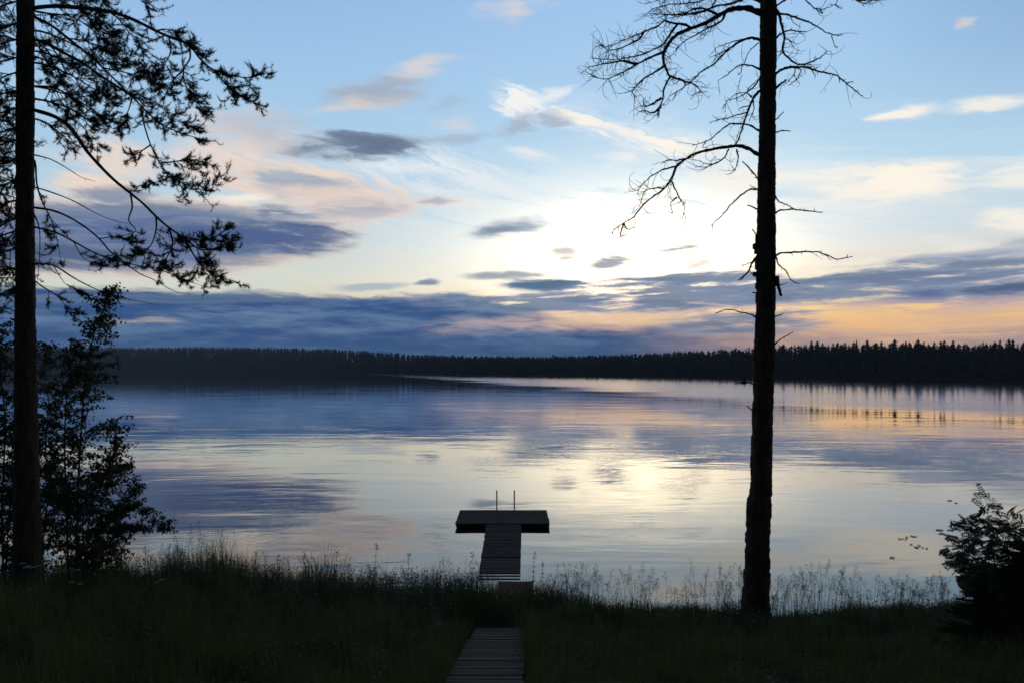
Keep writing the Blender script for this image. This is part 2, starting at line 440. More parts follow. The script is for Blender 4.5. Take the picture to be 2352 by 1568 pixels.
class MB:
    def __init__(s):
        s.v, s.f = [], []

    def tube(s, pts, rad, sides=6, rough=0.0, cap=True):
        pts = [Vector(p) for p in pts]
        n = len(pts)
        if n < 2:
            return
        base = len(s.v)
        t0 = (pts[1] - pts[0]).normalized()
        up = Vector((0, 0, 1)) if abs(t0.z) < 0.9 else Vector((0, 1, 0))
        a = t0.cross(up).normalized()
        for i in range(n):
            t = (pts[min(i + 1, n - 1)] - pts[max(i - 1, 0)])
            t = t.normalized() if t.length > 1e-9 else t0
            a = (a - t * a.dot(t))
            a = a.normalized() if a.length > 1e-6 else t.orthogonal().normalized()
            b = t.cross(a)
            r = rad[i]
            for k in range(sides):
                th = 2 * math.pi * k / sides
                rr = r * (1 + (random.uniform(-rough, rough) if rough else 0))
                s.v.append(pts[i] + (a * math.cos(th) + b * math.sin(th)) * rr)
        for i in range(n - 1):
            for k in range(sides):
                k2 = (k + 1) % sides
                s.f.append((base + i * sides + k, base + i * sides + k2, base + (i + 1) * sides + k2, base + (i + 1) * sides + k))
        if cap:
            s.f.append(tuple(base + k for k in range(sides))[::-1])
            s.f.append(tuple(base + (n - 1) * sides + k for k in range(sides)))

    def box(s, c, size, rz=0.0, tilt=0.0):
        cx, cy, cz = c
        hx, hy, hz = (q / 2 for q in size)
        base = len(s.v)
        R = Matrix.Rotation(rz, 3, 'Z') @ Matrix.Rotation(tilt, 3, 'X')
        for sx, sy, sz in ((-1, -1, -1), (1, -1, -1), (1, 1, -1), (-1, 1, -1), (-1, -1, 1), (1, -1, 1), (1, 1, 1), (-1, 1, 1)):
            s.v.append(Vector((cx, cy, cz)) + R @ Vector((sx * hx, sy * hy, sz * hz)))
        for q in ((0, 3, 2, 1), (4, 5, 6, 7), (0, 1, 5, 4), (1, 2, 6, 5), (2, 3, 7, 6), (3, 0, 4, 7)):
            s.f.append(tuple(base + i for i in q))

    def leaf(s, p, d, nrm, L, W):
        """a small folded leaf: stalk end, two sides, tip"""
        d = d.normalized()
        side = d.cross(nrm)
        side = side.normalized() if side.length > 1e-6 else d.orthogonal().normalized()
        nn = side.cross(d)
        b = len(s.v)
        s.v += [p, p + d * L * 0.45 + side * W * 0.5 + nn * W * 0.12, p + d * L, p + d * L * 0.45 - side * W * 0.5 + nn * W * 0.12]
        s.f += [(b, b + 1, b + 2), (b, b + 2, b + 3)]

    def build(s, name, material, parent=None, smooth=False, origin=None):
        me = bpy.data.meshes.new(name)
        o = Vector(origin) if origin is not None else Vector((0, 0, 0))
        me.from_pydata([tuple(Vector(q) - o) for q in s.v], [], s.f)
        me.materials.append(material)
        if smooth:
            me.polygons.foreach_set('use_smooth', [True] * len(me.polygons))
        ob = bpy.data.objects.new(name, me)
        ob.location = o
        COL.objects.link(ob)
        if parent is not None:
            ob.parent = parent
            if origin is None:
                ob.location = -parent.location
            else:
                ob.location = o - parent.location
        return ob


def np_mesh(name, v, quads=None, tris=None, material=None, parent=None):
    """fast mesh from arrays"""
    me = bpy.data.meshes.new(name)
    nq = 0 if quads is None else len(quads)
    nt = 0 if tris is None else len(tris)
    me.vertices.add(len(v))
    me.vertices.foreach_set('co', np.asarray(v, dtype=np.float32).ravel())
    idx = []
    if nq:
        idx.append(np.asarray(quads).ravel())
    if nt:
        idx.append(np.asarray(tris).ravel())
    idx = np.concatenate(idx).astype(np.int32)
    me.loops.add(len(idx))
    me.loops.foreach_set('vertex_index', idx)
    me.polygons.add(nq + nt)
    ls = np.concatenate([np.arange(nq) * 4, nq * 4 + np.arange(nt) * 3]).astype(np.int32)
    me.polygons.foreach_set('loop_start', ls)
    me.update(calc_edges=True)
    me.validate()
    if material:
        me.materials.append(material)
    ob = bpy.data.objects.new(name, me)
    COL.objects.link(ob)
    if parent is not None:
        ob.parent = parent
        ob.location = -parent.location
    return ob


def tag(o, label=None, cat=None, group=None, kind=None):
    if label:
        o['label'] = label
    if cat:
        o['category'] = cat
    if group:
        o['group'] = group
    if kind:
        o['kind'] = kind
    return o


def thing(name, label, cat, loc, group=None):
    o = bpy.data.objects.new(name, None)
    o.empty_display_size = 0.1
    o.location = loc
    COL.objects.link(o)
    return tag(o, label, cat, group)


def lerp_list(x, pts):
    return float(np.interp(x, [p[0] for p in pts], [p[1] for p in pts]))


# ------------------------------------------------------------------ ground
def shore_y(x):
    """distance of the near water's edge"""
    return (14.5 + 0.55 * np.exp(-((x + 0.6) / 1.6) ** 2) - 0.5 * np.exp(-((x - 3.0) / 2.5) ** 2)
            + 0.25 * np.sin(x * 0.9) + 0.12 * np.sin(x * 2.3 + 1) - 0.004 * np.maximum(np.abs(x) - 12, 0) ** 1.5 + 0.5 * np.exp(-((x + 6) / 3.0) ** 2))


def ground_z(x, y):
    x = np.asarray(x, dtype=float)
    y = np.asarray(y, dtype=float)
    s = shore_y(x) - y
    land = np.interp(s, [0, 0.5, 2.6, 7.4, 12, 15, 60, 400], [0, 0.12, 0.40, 1.38, 2.3, 2.56, 4.5, 9])
    bed = np.maximum(-3.0, 0.16 * s)
    z = np.where(s > 0, land, bed)
    left = 1 / (1 + np.exp((x + 3.6) / 0.8))
    z = z + np.where(s > 0, left * 0.28 * np.clip(s / 1.5, 0, 1), 0)
    z = z + np.where(s > 0, 0.035 * np.sin(x * 2.1 + y) * np.sin(y * 1.7 - x * 0.6) * np.clip(s, 0, 1), 0)
    deck = np.interp(y, [4.0, 7.34, 9.8, 10.6, 12.05, 13.0], [2.08, 1.38, 0.86, 0.69, 0.40, 0.24]) - 0.10
    path = np.exp(-((x + 0.22) / 0.55) ** 4) * np.clip((13.0 - y) / 0.7, 0, 1) * np.clip((y - 3.0) / 1.0, 0, 1)
    z = np.where((s > 0) & (path > 0.01), z * (1 - path) + np.minimum(z, deck) * path, z)
    return z


def grid_axis(parts):
    out = []
    for a, b, n in parts:
        out += list(np.linspace(a, b, n, endpoint=False))
    return np.array(out + [parts[-1][1]])


xs = grid_axis([(-6000, -400, 8), (-400, -60, 12), (-60, -14, 24), (-14, 14, 150), (14, 60, 24), (60, 400, 12), (400, 6000, 8)])
ys = grid_axis([(-3000, -100, 8), (-100, 0, 15), (0, 5, 12), (5, 20, 110), (20, 60, 14), (60, 9000, 12)])
GX, GY = np.meshgrid(xs, ys)
GZ = ground_z(GX, GY)
nx, ny = len(xs), len(ys)
ii = (np.arange(ny - 1)[:, None] * nx + np.arange(nx - 1)[None, :]).ravel()
tag(np_mesh('ground', np.stack([GX, GY, GZ], -1).reshape(-1, 3), np.stack([ii, ii + 1, ii + nx + 1, ii + nx], -1), None, M['soil']), kind='structure')


# ------------------------------------------------------------------ water
def water_material():
    m = bpy.data.materials.new('lake_water')
    m.use_nodes = True
    t = m.node_tree
    t.nodes.clear()
    w = G(t)
    geo = w.n('ShaderNodeNewGeometry')
    pos = geo.outputs['Position']
    sep = w.n('ShaderNodeSeparateXYZ')
    w.put(sep.inputs[0], pos)
    px, py, _ = sep.outputs
    # wind patches
    patch, _ = w.noise(w.vm('MULTIPLY', pos, (0.008, 0.03, 0)), 1.0, 4, 0.6)
    patch2, _ = w.noise(w.vm('MULTIPLY', pos, (0.09, 0.20, 0)), 1.0, 3, 0.6, 0.4)
    # wind reaches the water beyond a line that comes nearer towards the right
    line = w.m('MULTIPLY_ADD', px, 0.016, w.m('MULTIPLY', py, 0.0046))
    ruff = w.mr(w.m('MULTIPLY_ADD', patch, 0.7, w.m('SUBTRACT', line, 0.35)), 0.86, 1.22)
    rp_ = w.m('MULTIPLY', w.mr(w.m('DIVIDE', px, py), 0.12, 0.40), w.m('MULTIPLY', w.mr(py, 22.0, 40.0), w.mr(patch, 0.35, 0.6)))
    calm = w.mr(patch2, 0.38, 0.62, 0.15, 1.3)
    tilt = w.xyz(px, w.m('MULTIPLY_ADD', px, 0.10, py))
    a0, _ = w.noise(w.vm('MULTIPLY', tilt, (0.022, 0.125, 0)), 1.0, 2, 0.5, 0.4)
    a1, _ = w.noise(w.vm('MULTIPLY', tilt, (0.11, 0.52, 0)), 1.0, 1, 0.45, 0.4)
    a2, _ = w.noise(w.vm('MULTIPLY', pos, (1.1, 3.0, 0)), 1.0, 2, 0.45, 0.4)
    a3, _ = w.noise(w.vm('MULTIPLY', pos, (3.0, 8.0, 0)), 1.0, 1, 0.5)
    h = w.m('MULTIPLY_ADD', a0, 0.013, w.m('MULTIPLY', a1, w.m('MULTIPLY_ADD', calm, 0.006, 0.002)))
    h = w.m('MULTIPLY_ADD', w.m('MULTIPLY', a2, w.m('MULTIPLY_ADD', rp_, 0.5, calm)), 0.0024, h)
    h = w.m('MULTIPLY_ADD', w.m('MULTIPLY', a3, calm), 0.0008, h)
    h = w.m('MULTIPLY_ADD', w.m('MULTIPLY', a2, ruff), 0.0045, h)
    bn = w.n('ShaderNodeBump')
    bn.inputs['Strength'].default_value = 1.0
    bn.inputs['Distance'].default_value = 1.0
    w.put(bn.inputs['Height'], h)
    # in the ruffled water the steeper faces of the wavelets, turned to the near shore, are the ones that show
    sc_ = w.n('ShaderNodeVectorMath', operation='SCALE')
    sc_.inputs[0].default_value = (-0.003, -0.0225, 0)
    w.put(sc_.inputs['Scale'], ruff)
    nrm = w.vm('NORMALIZE', w.vm('ADD', bn.outputs[0], sc_.outputs[0]))
    dk = w.n('ShaderNodeBsdfDiffuse')
    dk.inputs['Color'].default_value = (0.010, 0.015, 0.018, 1)
    gl = w.n('ShaderNodeBsdfGlossy')
    gl.inputs['Color'].default_value = (1, 1, 1, 1)
    w.put(gl.inputs['Roughness'], w.m('MULTIPLY_ADD', ruff, 0.05, 0.008))
    w.put(gl.inputs['Normal'], nrm)
    fr = w.n('ShaderNodeFresnel')
    fr.inputs['IOR'].default_value = 1.36
    w.put(fr.inputs['Normal'], nrm)
    mx = w.n('ShaderNodeMixShader')
    w.put(mx.inputs[0], w.m('MULTIPLY', fr.outputs[0], 1.18, clamp=True))
    w.put(mx.inputs[1], dk.outputs[0])
    w.put(mx.inputs[2], gl.outputs[0])
    o = w.n('ShaderNodeOutputMaterial')
    w.put(o.inputs[0], mx.outputs[0])
    return m


wx = np.array([-6000, 6000], float)
wv = np.array([[-6000, 4, 0], [6000, 4, 0], [6000, 9000, 0], [-6000, 9000, 0]], float)
tag(np_mesh('water', wv, np.array([[0, 1, 2, 3]]), None, water_material()), kind='structure')

# ------------------------------------------------------------------ far shore and its forest
SHORE = [(-6000, 420), (-3000, 700), (-1200, 950), (0, 1150), (350, 1080), (700, 900), (900, 640), (1050, 520), (1400, 450), (1750, 345), (2050, 295), (2352, 254), (3000, 215), (5000, 150), (8000, 90)]
TOPS = [(-3000, 800), (0, 797), (300, 797), (500, 796), (740, 799), (860, 806), (1000, 815), (1250, 818), (1450, 811), (1650, 803), (1800, 792), (2100, 788), (2352, 789), (3000, 780), (8000, 700)]


def shore_d(x):
    return lerp_list(x, SHORE)


def hill_h(x, dl):
    d = shore_d(x)
    hgt = ZC + (YH - lerp_list(x, TOPS)) / F * (d + 100) - (10.5 + 3.0 * min(1.0, max(0.0, (1050 - x) / 400.0)))
    t = min(1.0, max(0.0, dl / 100.0))
    return 0.3 + max(0.5, hgt) * t * t * (3 - 2 * t)


fx = np.concatenate([np.linspace(-6000, -400, 24), np.linspace(-350, 2700, 90), np.linspace(2800, 8000, 24)])
offs = [-6, 0, 3, 15, 30, 50, 75, 100, 200, 600, 2500]
fv, fq = [], []
for i, x in enumerate(fx):
    d = shore_d(x)
    for dl in offs:
        D = d + dl
        z = -1.0 if dl < 0 else (0.02 if dl == 0 else hill_h(x, dl))
        fv.append(((x - 1176) / F * D, D, z))
no = len(offs)
for i in range(len(fx) - 1):
    for j in range(no - 1):
        a = i * no + j
        fq.append((a, a + no, a + no + 1, a + 1))
tag(np_mesh('far_shore_terrain', np.array(fv), np.array(fq), None, M['forestfloor']), kind='structure')


def conifer_arrays(H, R, whorls, seg, r, pine=False):
    """ragged conifer crown: drooping whorls of pointed sprays; returns verts, tris"""
    V, T = [], []
    z0 = H * (0.10 if pine else 0.06)
    for i in range(whorls):
        t = i / (whorls - 1)
        z = z0 + (H - z0) * t
        if pine:
            rad = R * (math.sin(math.pi * min(1, 0.25 + 0.75 * t)) ** 0.7 + 0.08)
        else:
            rad = R * (1 - t) ** 0.7 + 0.08 * R
        th0 = r.uniform(0, 6.28)
        k = seg if t < 0.8 else max(4, seg - 2)
        for j in range(k):
            th = th0 + 6.283 * j / k + r.uniform(-0.3, 0.3)
            rr = rad * r.uniform(0.6, 1.15)
            dr = rr * (0.35 if not pine else -0.1)
            up = (H - z0) / whorls * r.uniform(0.9, 1.5)
            wdt = rr * r.uniform(0.5, 0.8)
            c, s = math.cos(th), math.sin(th)
            b = len(V)
            V += [(0, 0, min(H, z + up)), (c * rr * 0.55 - s * wdt * 0.5, s * rr * 0.55 + c * wdt * 0.5, z - dr * 0.3),
                  (c * rr, s * rr, z - dr), (c * rr * 0.55 + s * wdt * 0.5, s * rr * 0.55 - c * wdt * 0.5, z - dr * 0.3)]
            T += [(b, b + 1, b + 2), (b, b + 2, b + 3)]
    b = len(V)
    V += [(0.06 * R, 0, H * 0.93), (-0.05 * R, 0.05 * R, H * 0.93), (-0.03 * R, -0.05 * R, H * 0.93), (0, 0, H * 1.015)]
    T += [(b, b + 1, b + 3), (b + 1, b + 2, b + 3), (b + 2, b, b + 3)]
    return np.array(V), np.array(T)


def build_forest():
    r = random.Random(3)
    kinds = [conifer_arrays(1, 0.17 + 0.03 * k, 8, 6, r) for k in range(5)]
    pines = [conifer_arrays(1, 0.17, 6, 6, r, True) for k in range(4)]
    VV, TT, nb = [], [], 0
    rows = [(3, 9, 2.0), (7, 16, 2.2), (14, 28, 2.2), (26, 45, 2.4), (42, 65, 2.2), (62, 85, 2.0), (80, 105, 1.8), (95, 125, 1.8)]
    for lo, hi, sp in rows:
        x = -900.0
        while x < 3600:
            d = shore_d(x)
            step = sp / d * F * (1.0 if d < 600 else 1.5)
            x += step * r.uniform(0.5, 1.5)
            dl = r.uniform(lo, hi)
            D = d + dl
            big = 1.0 + 0.32 * min(1.0, max(0.0, (1080 - x) / 420.0))
            H = (r.triangular(8.2, 11.3, 10.0) if x > 1650 else r.uniform(9.2, 10.8)) * big * (0.8 if lo < 5 else 1.0)
            isp = r.random() < (0.4 if x > 1750 else 0.85)
            if lo >= 40 and r.random() < (0.06 if x > 1500 else 0.02):
                H *= 1.12
            K = r.choice(pines if isp else kinds)
            sxy = H * r.uniform(1.0, 1.6)
            a = r.uniform(0, 6.28)
            ca, sa = math.cos(a), math.sin(a)
            v = K[0]
            w = np.empty_like(v)
            w[:, 0] = (v[:, 0] * ca - v[:, 1] * sa) * sxy + (x - 1176) / F * D
            w[:, 1] = (v[:, 0] * sa + v[:, 1] * ca) * sxy + D
            w[:, 2] = v[:, 2] * H + hill_h(x, dl) - 0.2
            VV.append(w)
            TT.append(K[1] + nb)
            nb += len(v)
    tag(np_mesh('far_forest', np.concatenate(VV), None, np.concatenate(TT), M['spruce']), 'dark conifer forest along the whole far shore of the lake', 'forest', kind='stuff')
    # the spruces whose tips stand out on the right
    protos = []
    for k in range(6):
        rr = random.Random(40 + k)
        V, T = conifer_arrays(1, 0.15 + 0.015 * k, 13, 8, rr)
        me = bpy.data.meshes.new('crown')
        me.from_pydata(V.tolist(), [], T.tolist())
        me.materials.append(M['spruce'])
        mb = MB()
        mb.tube([(0, 0, 0), (0, 0, 0.5), (0, 0, 0.97)], [0.016, 0.010, 0.003], 6)
        mt = bpy.data.meshes.new('trunk')
        mt.from_pydata([tuple(q) for q in mb.v], [], mb.f)
        mt.materials.append(M['bark'])
        protos.append((me, mt))
    x = 1792.0
    while x < 2420:
        x += r.uniform(6.0, 15)
        dl = r.choice((r.uniform(8, 30), r.uniform(30, 85)))
        D = shore_d(x) + dl
        ytop = lerp_list(x, TOPS) + r.choice((r.uniform(-6, 4), r.uniform(0, 12), r.uniform(-11, -2)))
        zb = hill_h(x, dl) - 0.2
        H = ZC + (YH - ytop) / F * D - zb
        me, mt = r.choice(protos)
        t = thing('spruce_tree', 'tall pointed spruce rising from the far forest right of the dead pine trunk', 'tree',
                  ((x - 1176) / F * D, D, zb), 'pointed spruces on the far right shore')
        t.rotation_euler = (0, 0, r.uniform(0, 6.28))
        s = H * r.uniform(0.95, 1.4)
        for nm, q in (('crown', me), ('trunk', mt)):
            o = bpy.data.objects.new(nm, q)
            COL.objects.link(o)
            o.parent = t
            o.scale = (s, s, H)
    # pale sedge along the far water's edge
    V, T = [], []
    for i in range(5000):
        x = r.uniform(-300, 2600)
        D = shore_d(x) + r.uniform(-0.5, 4)
        X = (x - 1176) / F * D
        h = r.uniform(0.5, 1.3)
        w = r.uniform(0.2, 0.7)
        b = len(V)
        V += [(X - w, D, 0), (X + w, D, 0), (X + r.uniform(-.4, .4), D, h)]
        T.append((b, b + 1, b + 2))
    tag(np_mesh('far_sedge', np.array(V), None, np.array(T), M['straw']), 'pale strip of sedge at the foot of the far forest', 'sedge', kind='stuff')


build_forest()


# ------------------------------------------------------------------ jetty
def build_jetty():
    root = thing('swimming_jetty', 'T-shaped floating wooden jetty with two ladder rails at its end', 'jetty', (-0.24, 21.7, 0.0))
    r = random.Random(8)
    zt = 0.125
    mb = MB()
    n = 15
    y0, y1 = 21.66, 23.74
    for i in range(n):                      # boards run across the head
        yc = y0 + (y1 - y0) * (i + 0.5) / n
        mb.box((-0.245 + r.uniform(-.008, .008), yc, zt - 0.014 + r.uniform(-.003, .003)), (2.47, (y1 - y0) / n - 0.008, 0.028))
    mb.build('platform_deck', M['dockplank'], root)
    mb = MB()
    mb.box((-0.245, y0 + 0.03, 0.062), (2.44, 0.045, 0.066))
    mb.box((-0.245, y1 - 0.03, 0.062), (2.44, 0.045, 0.066))
    mb.box((-1.44, 22.7, 0.062), (0.045, 1.96, 0.066))
    mb.box((0.95, 22.7, 0.062), (0.045, 1.96, 0.066))
    mb.build('platform_frame', M['beam'], root)
    for xx in (-1.05, 0.56):
        mb = MB()
        mb.tube([(xx, 21.85, -0.07), (xx, 21.9, -0.07), (xx, 23.5, -0.07), (xx, 23.55, -0.07)], [0.10, 0.17, 0.17, 0.10], 14)
        mb.build('pontoon', M['beam'], root, smooth=False)
    # walkway, sinking towards the shore
    mb = MB()
    prof = [(16.0, -0.02), (16.3, 0.0145), (16.95, 0.017), (17.3, 0.018), (17.8, 0.018), (18.15, 0.016), (18.45, 0.018), (19.0, 0.03), (20, 0.065), (21.64, 0.11)]
    y = 16.0
    dips = (18.28,)
    while y < 21.6:
        yc = y + 0.06
        z = lerp_list(yc, prof) + (r.uniform(-.004, .004) if yc > 17.0 else r.uniform(-.005, .004))
        if any(abs(yc - q) < 0.062 for q in dips):
            z = -0.012
        if yc < 16.9:                       # the last boards lie awash
            z = (0.006 if int(round((yc - 16.06) / 0.122)) in (3, 5) else -0.014) if yc > 16.35 else -0.03
        xr = lerp_list(yc, [(16.5, 0.165), (21.7, 0.243)])
        xl = -0.672 + r.uniform(-.008, .008)
        mb.box(((xl + xr) / 2, yc, z - 0.012), (xr - xl + r.uniform(-.012, .012), 0.112, 0.026), r.uniform(-.006, .006))
        y += 0.122
    mb.build('walkway_deck', M['dockplank'], root)
    mb = MB()
    for xx in (-0.56, 0.10):
        pts = [(xx, q[0], q[1] - 0.07) for q in prof]
        mb.tube(pts, [0.045] * len(pts), 4)
    mb.build('walkway_beam', M['beam'], root)
    lad = MB()
    for k in range(4):
        z = -0.15 - 0.25 * k
        lad.tube([(-0.436, 23.83, z), (0.066, 23.83, z)], [0.016, 0.016], 8)
    lo = lad.build('ladder', M['steel'], root)
    for xx in (-0.436, 0.066):
        mb = MB()
        mb.tube([(xx, 23.83, -1.1), (xx, 23.83, 0.6), (xx, 23.83, 0.665), (xx, 23.815, 0.672)], [0.019, 0.019, 0.019, 0.012], 10)
        mb.box((xx, 23.775, 0.08), (0.06, 0.06, 0.05))
        h = mb.build('handrail', M['steel'], None, smooth=False)
        h.parent = lo
        h.location = (0, 0, 0)
    return root


build_jetty()


def build_step():
    root = thing('plank_step', 'short reddish painted plank step in the grass at the shore end of the jetty', 'step', (0.06, 15.0, 0.2))
    r = random.Random(2)
    mb = MB()
    n = 5
    for i in range(n):
        t = (i + 0.5) / n
        x0 = -0.255 + t * 0.645 - 0.002
        a = [(x0 - 0.0635, 14.35, 0.245), (x0 + 0.0635, 14.35, 0.245), (x0 + 0.0635, 15.62, 0.165), (x0 - 0.0635, 15.62, 0.165)]
        b = len(mb.v)
        dz = r.uniform(-.003, .003)
        mb.v += [Vector((p[0], p[1], p[2] + dz)) for p in a] + [Vector((p[0], p[1], p[2] - 0.03 + dz)) for p in a]
        for q in ((0, 1, 2, 3), (7, 6, 5, 4), (0, 4, 5, 1), (1, 5, 6, 2), (2, 6, 7, 3), (3, 7, 4, 0)):
            mb.f.append(tuple(b + k for k in q))
    mb.build('board', M['red'], root)
    for yy, zz in ((15.55, 0.092), (14.55, 0.155)):
        mb = MB()
        mb.box((0.067, yy, zz), (0.62, 0.05, 0.08))
        mb.build('batten', M['beam'], root)
    for xx in (-0.2, 0.33):
        mb = MB()
        mb.tube([(xx, 15.5, -0.5), (xx, 15.5, 0.13)], [0.035, 0.035], 8)
        mb.build('post', M['beam'], root)


build_step()


def build_boardwalk():
    root = thing('boardwalk', 'narrow boardwalk of weathered cross planks leading down through the grass', 'boardwalk', (-0.23, 8.0, 1.2))
    r = random.Random(4)
    prof = [(4.0, 2.08), (7.34, 1.38), (9.8, 0.86), (10.6, 0.69), (12.05, 0.40)]
    mb = MB()
    y = 4.0
    while y < 11.95:
        yc = y + 0.055
        z = lerp_list(yc, prof)
        sl = math.atan2(lerp_list(yc + .1, prof) - z, 0.1)
        t = (yc - 7.34) / 4.7
        xl, xr = -0.60 + 0.045 * t, 0.10 + 0.08 * t
        if yc > 10.6:
            xl += 0.03
        mb.box(((xl + xr) / 2 + r.uniform(-.010, .010), yc, z + r.uniform(-.004, .004)), (xr - xl, 0.100, 0.028), r.uniform(-.012, .012), sl + r.uniform(-.03, .03))
        y += 0.112
    mb.build('deck', M['plank'], root)
    for xx in (-0.48, 0.03):
        mb = MB()
        mb.tube([(xx, p[0], p[1] - 0.055) for p in prof], [0.045] * len(prof), 4)
        mb.build('stringer', M['beam'], root)


build_boardwalk()


# ------------------------------------------------------------------ trees
def smooth_path(pts, per=4):
    """Catmull-Rom through points"""
    pts = [Vector(p) for p in pts]
    if len(pts) < 3:
        return pts
    out = []
    ext = [pts[0] * 2 - pts[1]] + pts + [pts[-1] * 2 - pts[-2]]
    for i in range(1, len(ext) - 2):
        p0, p1, p2, p3 = ext[i - 1:i + 3]
        for k in range(per):
            t = k / per
            out.append(0.5 * ((2 * p1) + (p2 - p0) * t + (2 * p0 - 5 * p1 + 4 * p2 - p3) * t * t + (3 * p1 - p0 - 3 * p2 + p3) * t ** 3))
    out.append(pts[-1])
    return out


def trunk_mesh(rows, d, sides=28, bark=0.05, sd=1, extra=()):
    """rows: (y, xleft, xright) seen at distance d -> rings with scaly bark"""
    r = random.Random(sd)
    rows = sorted(rows)
    ys_ = np.arange(rows[0][0], rows[-1][0] + 0.1, 5.0)
    mb = MB()
    ph = [r.uniform(0, 6.28) for _ in range(8)]
    scal = {}
    for i, y in enumerate(ys_):
        xl = float(np.interp(y, [q[0] for q in rows], [q[1] for q in rows]))
        xr = float(np.interp(y, [q[0] for q in rows], [q[2] for q in rows]))
        c = P((xl + xr) / 2, y, d)
        rad = (xr - xl) / 2 / F * d
        for k in range(sides):
            th = 2 * math.pi * k / sides
            key = (k // 2, int((i + (k // 2) * 3) // 5))
            if key not in scal:
                scal[key] = r.uniform(-1, 1)
            rr = rad * (1 + bark * scal[key] + bark * 0.5 * r.uniform(-1, 1) + 0.02 * math.sin(3 * th + ph[0] + c.z))
            mb.v.append(c + Vector((math.cos(th) * rr, math.sin(th) * rr, 0)))
    n = len(ys_)
    for i in range(n - 1):
        for k in range(sides):
            k2 = (k + 1) % sides
            mb.f.append((i * sides + k, (i + 1) * sides + k, (i + 1) * sides + k2, i * sides + k2))
    mb.f.append(tuple(range(sides)))
    mb.f.append(tuple((n - 1) * sides + k for k in range(sides))[::-1])
    return mb


def rand_unit(r):
    while True:
        v = Vector((r.uniform(-1, 1), r.uniform(-1, 1), r.uniform(-1, 1)))
        if 0.05 < v.length < 1:
            return v.normalized()


def branch_pts(zpts, conv, d, slope, r):
    """lay a branch out from its base, leaning away in depth along its length"""
    out = []
    n = len(zpts)
    for i, (zx, zy) in enumerate(zpts):
        x, y = conv(zx, zy)
        if i == 0:
            px, py, acc = x, y, 0.0
        acc += math.hypot(x - px, y - py) / F * d
        px, py = x, y
        out.append(P(x, y, d, slope * acc))
    return out


def dead_branch(mb, pts, r0, r1, r, spurs=10, twig=0.5, curl=False):
    sp = smooth_path(pts, 4)
    n = len(sp)
    for i in range(1, n):
        sp[i] = sp[i] + rand_unit(r) * 0.006
    rad = [r0 + (r1 - r0) * (i / (n - 1)) ** 0.8 for i in range(n)]
    rad = [q * r.uniform(0.85, 1.2) for q in rad]
    mb.tube(sp, rad, 6)
    L = sum((sp[i + 1] - sp[i]).length for i in range(n - 1))
    for _ in range(int(spurs * L)):
        i = r.randint(1, n - 2) if n > 3 else 1
        p = sp[i]
        t = (sp[min(i + 1, n - 1)] - sp[i - 1]).normalized()
        q = (rand_unit(r) + t * 0.5).normalized()
        l = r.uniform(0.02, 0.07)
        mb.tube([p, p + q * l], [max(0.005, rad[i] * 0.5), 0.002], 4)
    if curl:
        for _ in range(int(1.9 * twig * L)):
            i = r.randint(n // 4, n - 1)
            p = Vector(sp[i])
            t = (sp[min(i + 1, n - 1)] - sp[i - 1]).normalized()
            q = (t * 0.8 + rand_unit(r) * 0.9).normalized()
            ax = rand_unit(r)
            l = r.uniform(0.12, 0.42)
            k = 7
            cv = r.uniform(-0.55, 0.55)
            pp = [p]
            for j in range(k):
                q = (Matrix.Rotation(cv, 3, ax) @ q).normalized()
                q = (q + Vector((0, 0, 0.05))).normalized()
                p = p + q * (l / k)
                pp.append(Vector(p))
            mb.tube(pp, [0.0050 - 0.0026 * j / k for j in range(k + 1)], 3, cap=False)
            if r.random() < 0.5:
                j = r.randint(2, 5)
                q2 = rand_unit(r)
                mb.tube([pp[j], pp[j] + q2 * 0.05, pp[j] + q2 * 0.08 + rand_unit(r) * 0.03], [0.003, 0.002, 0.0013], 3, cap=False)


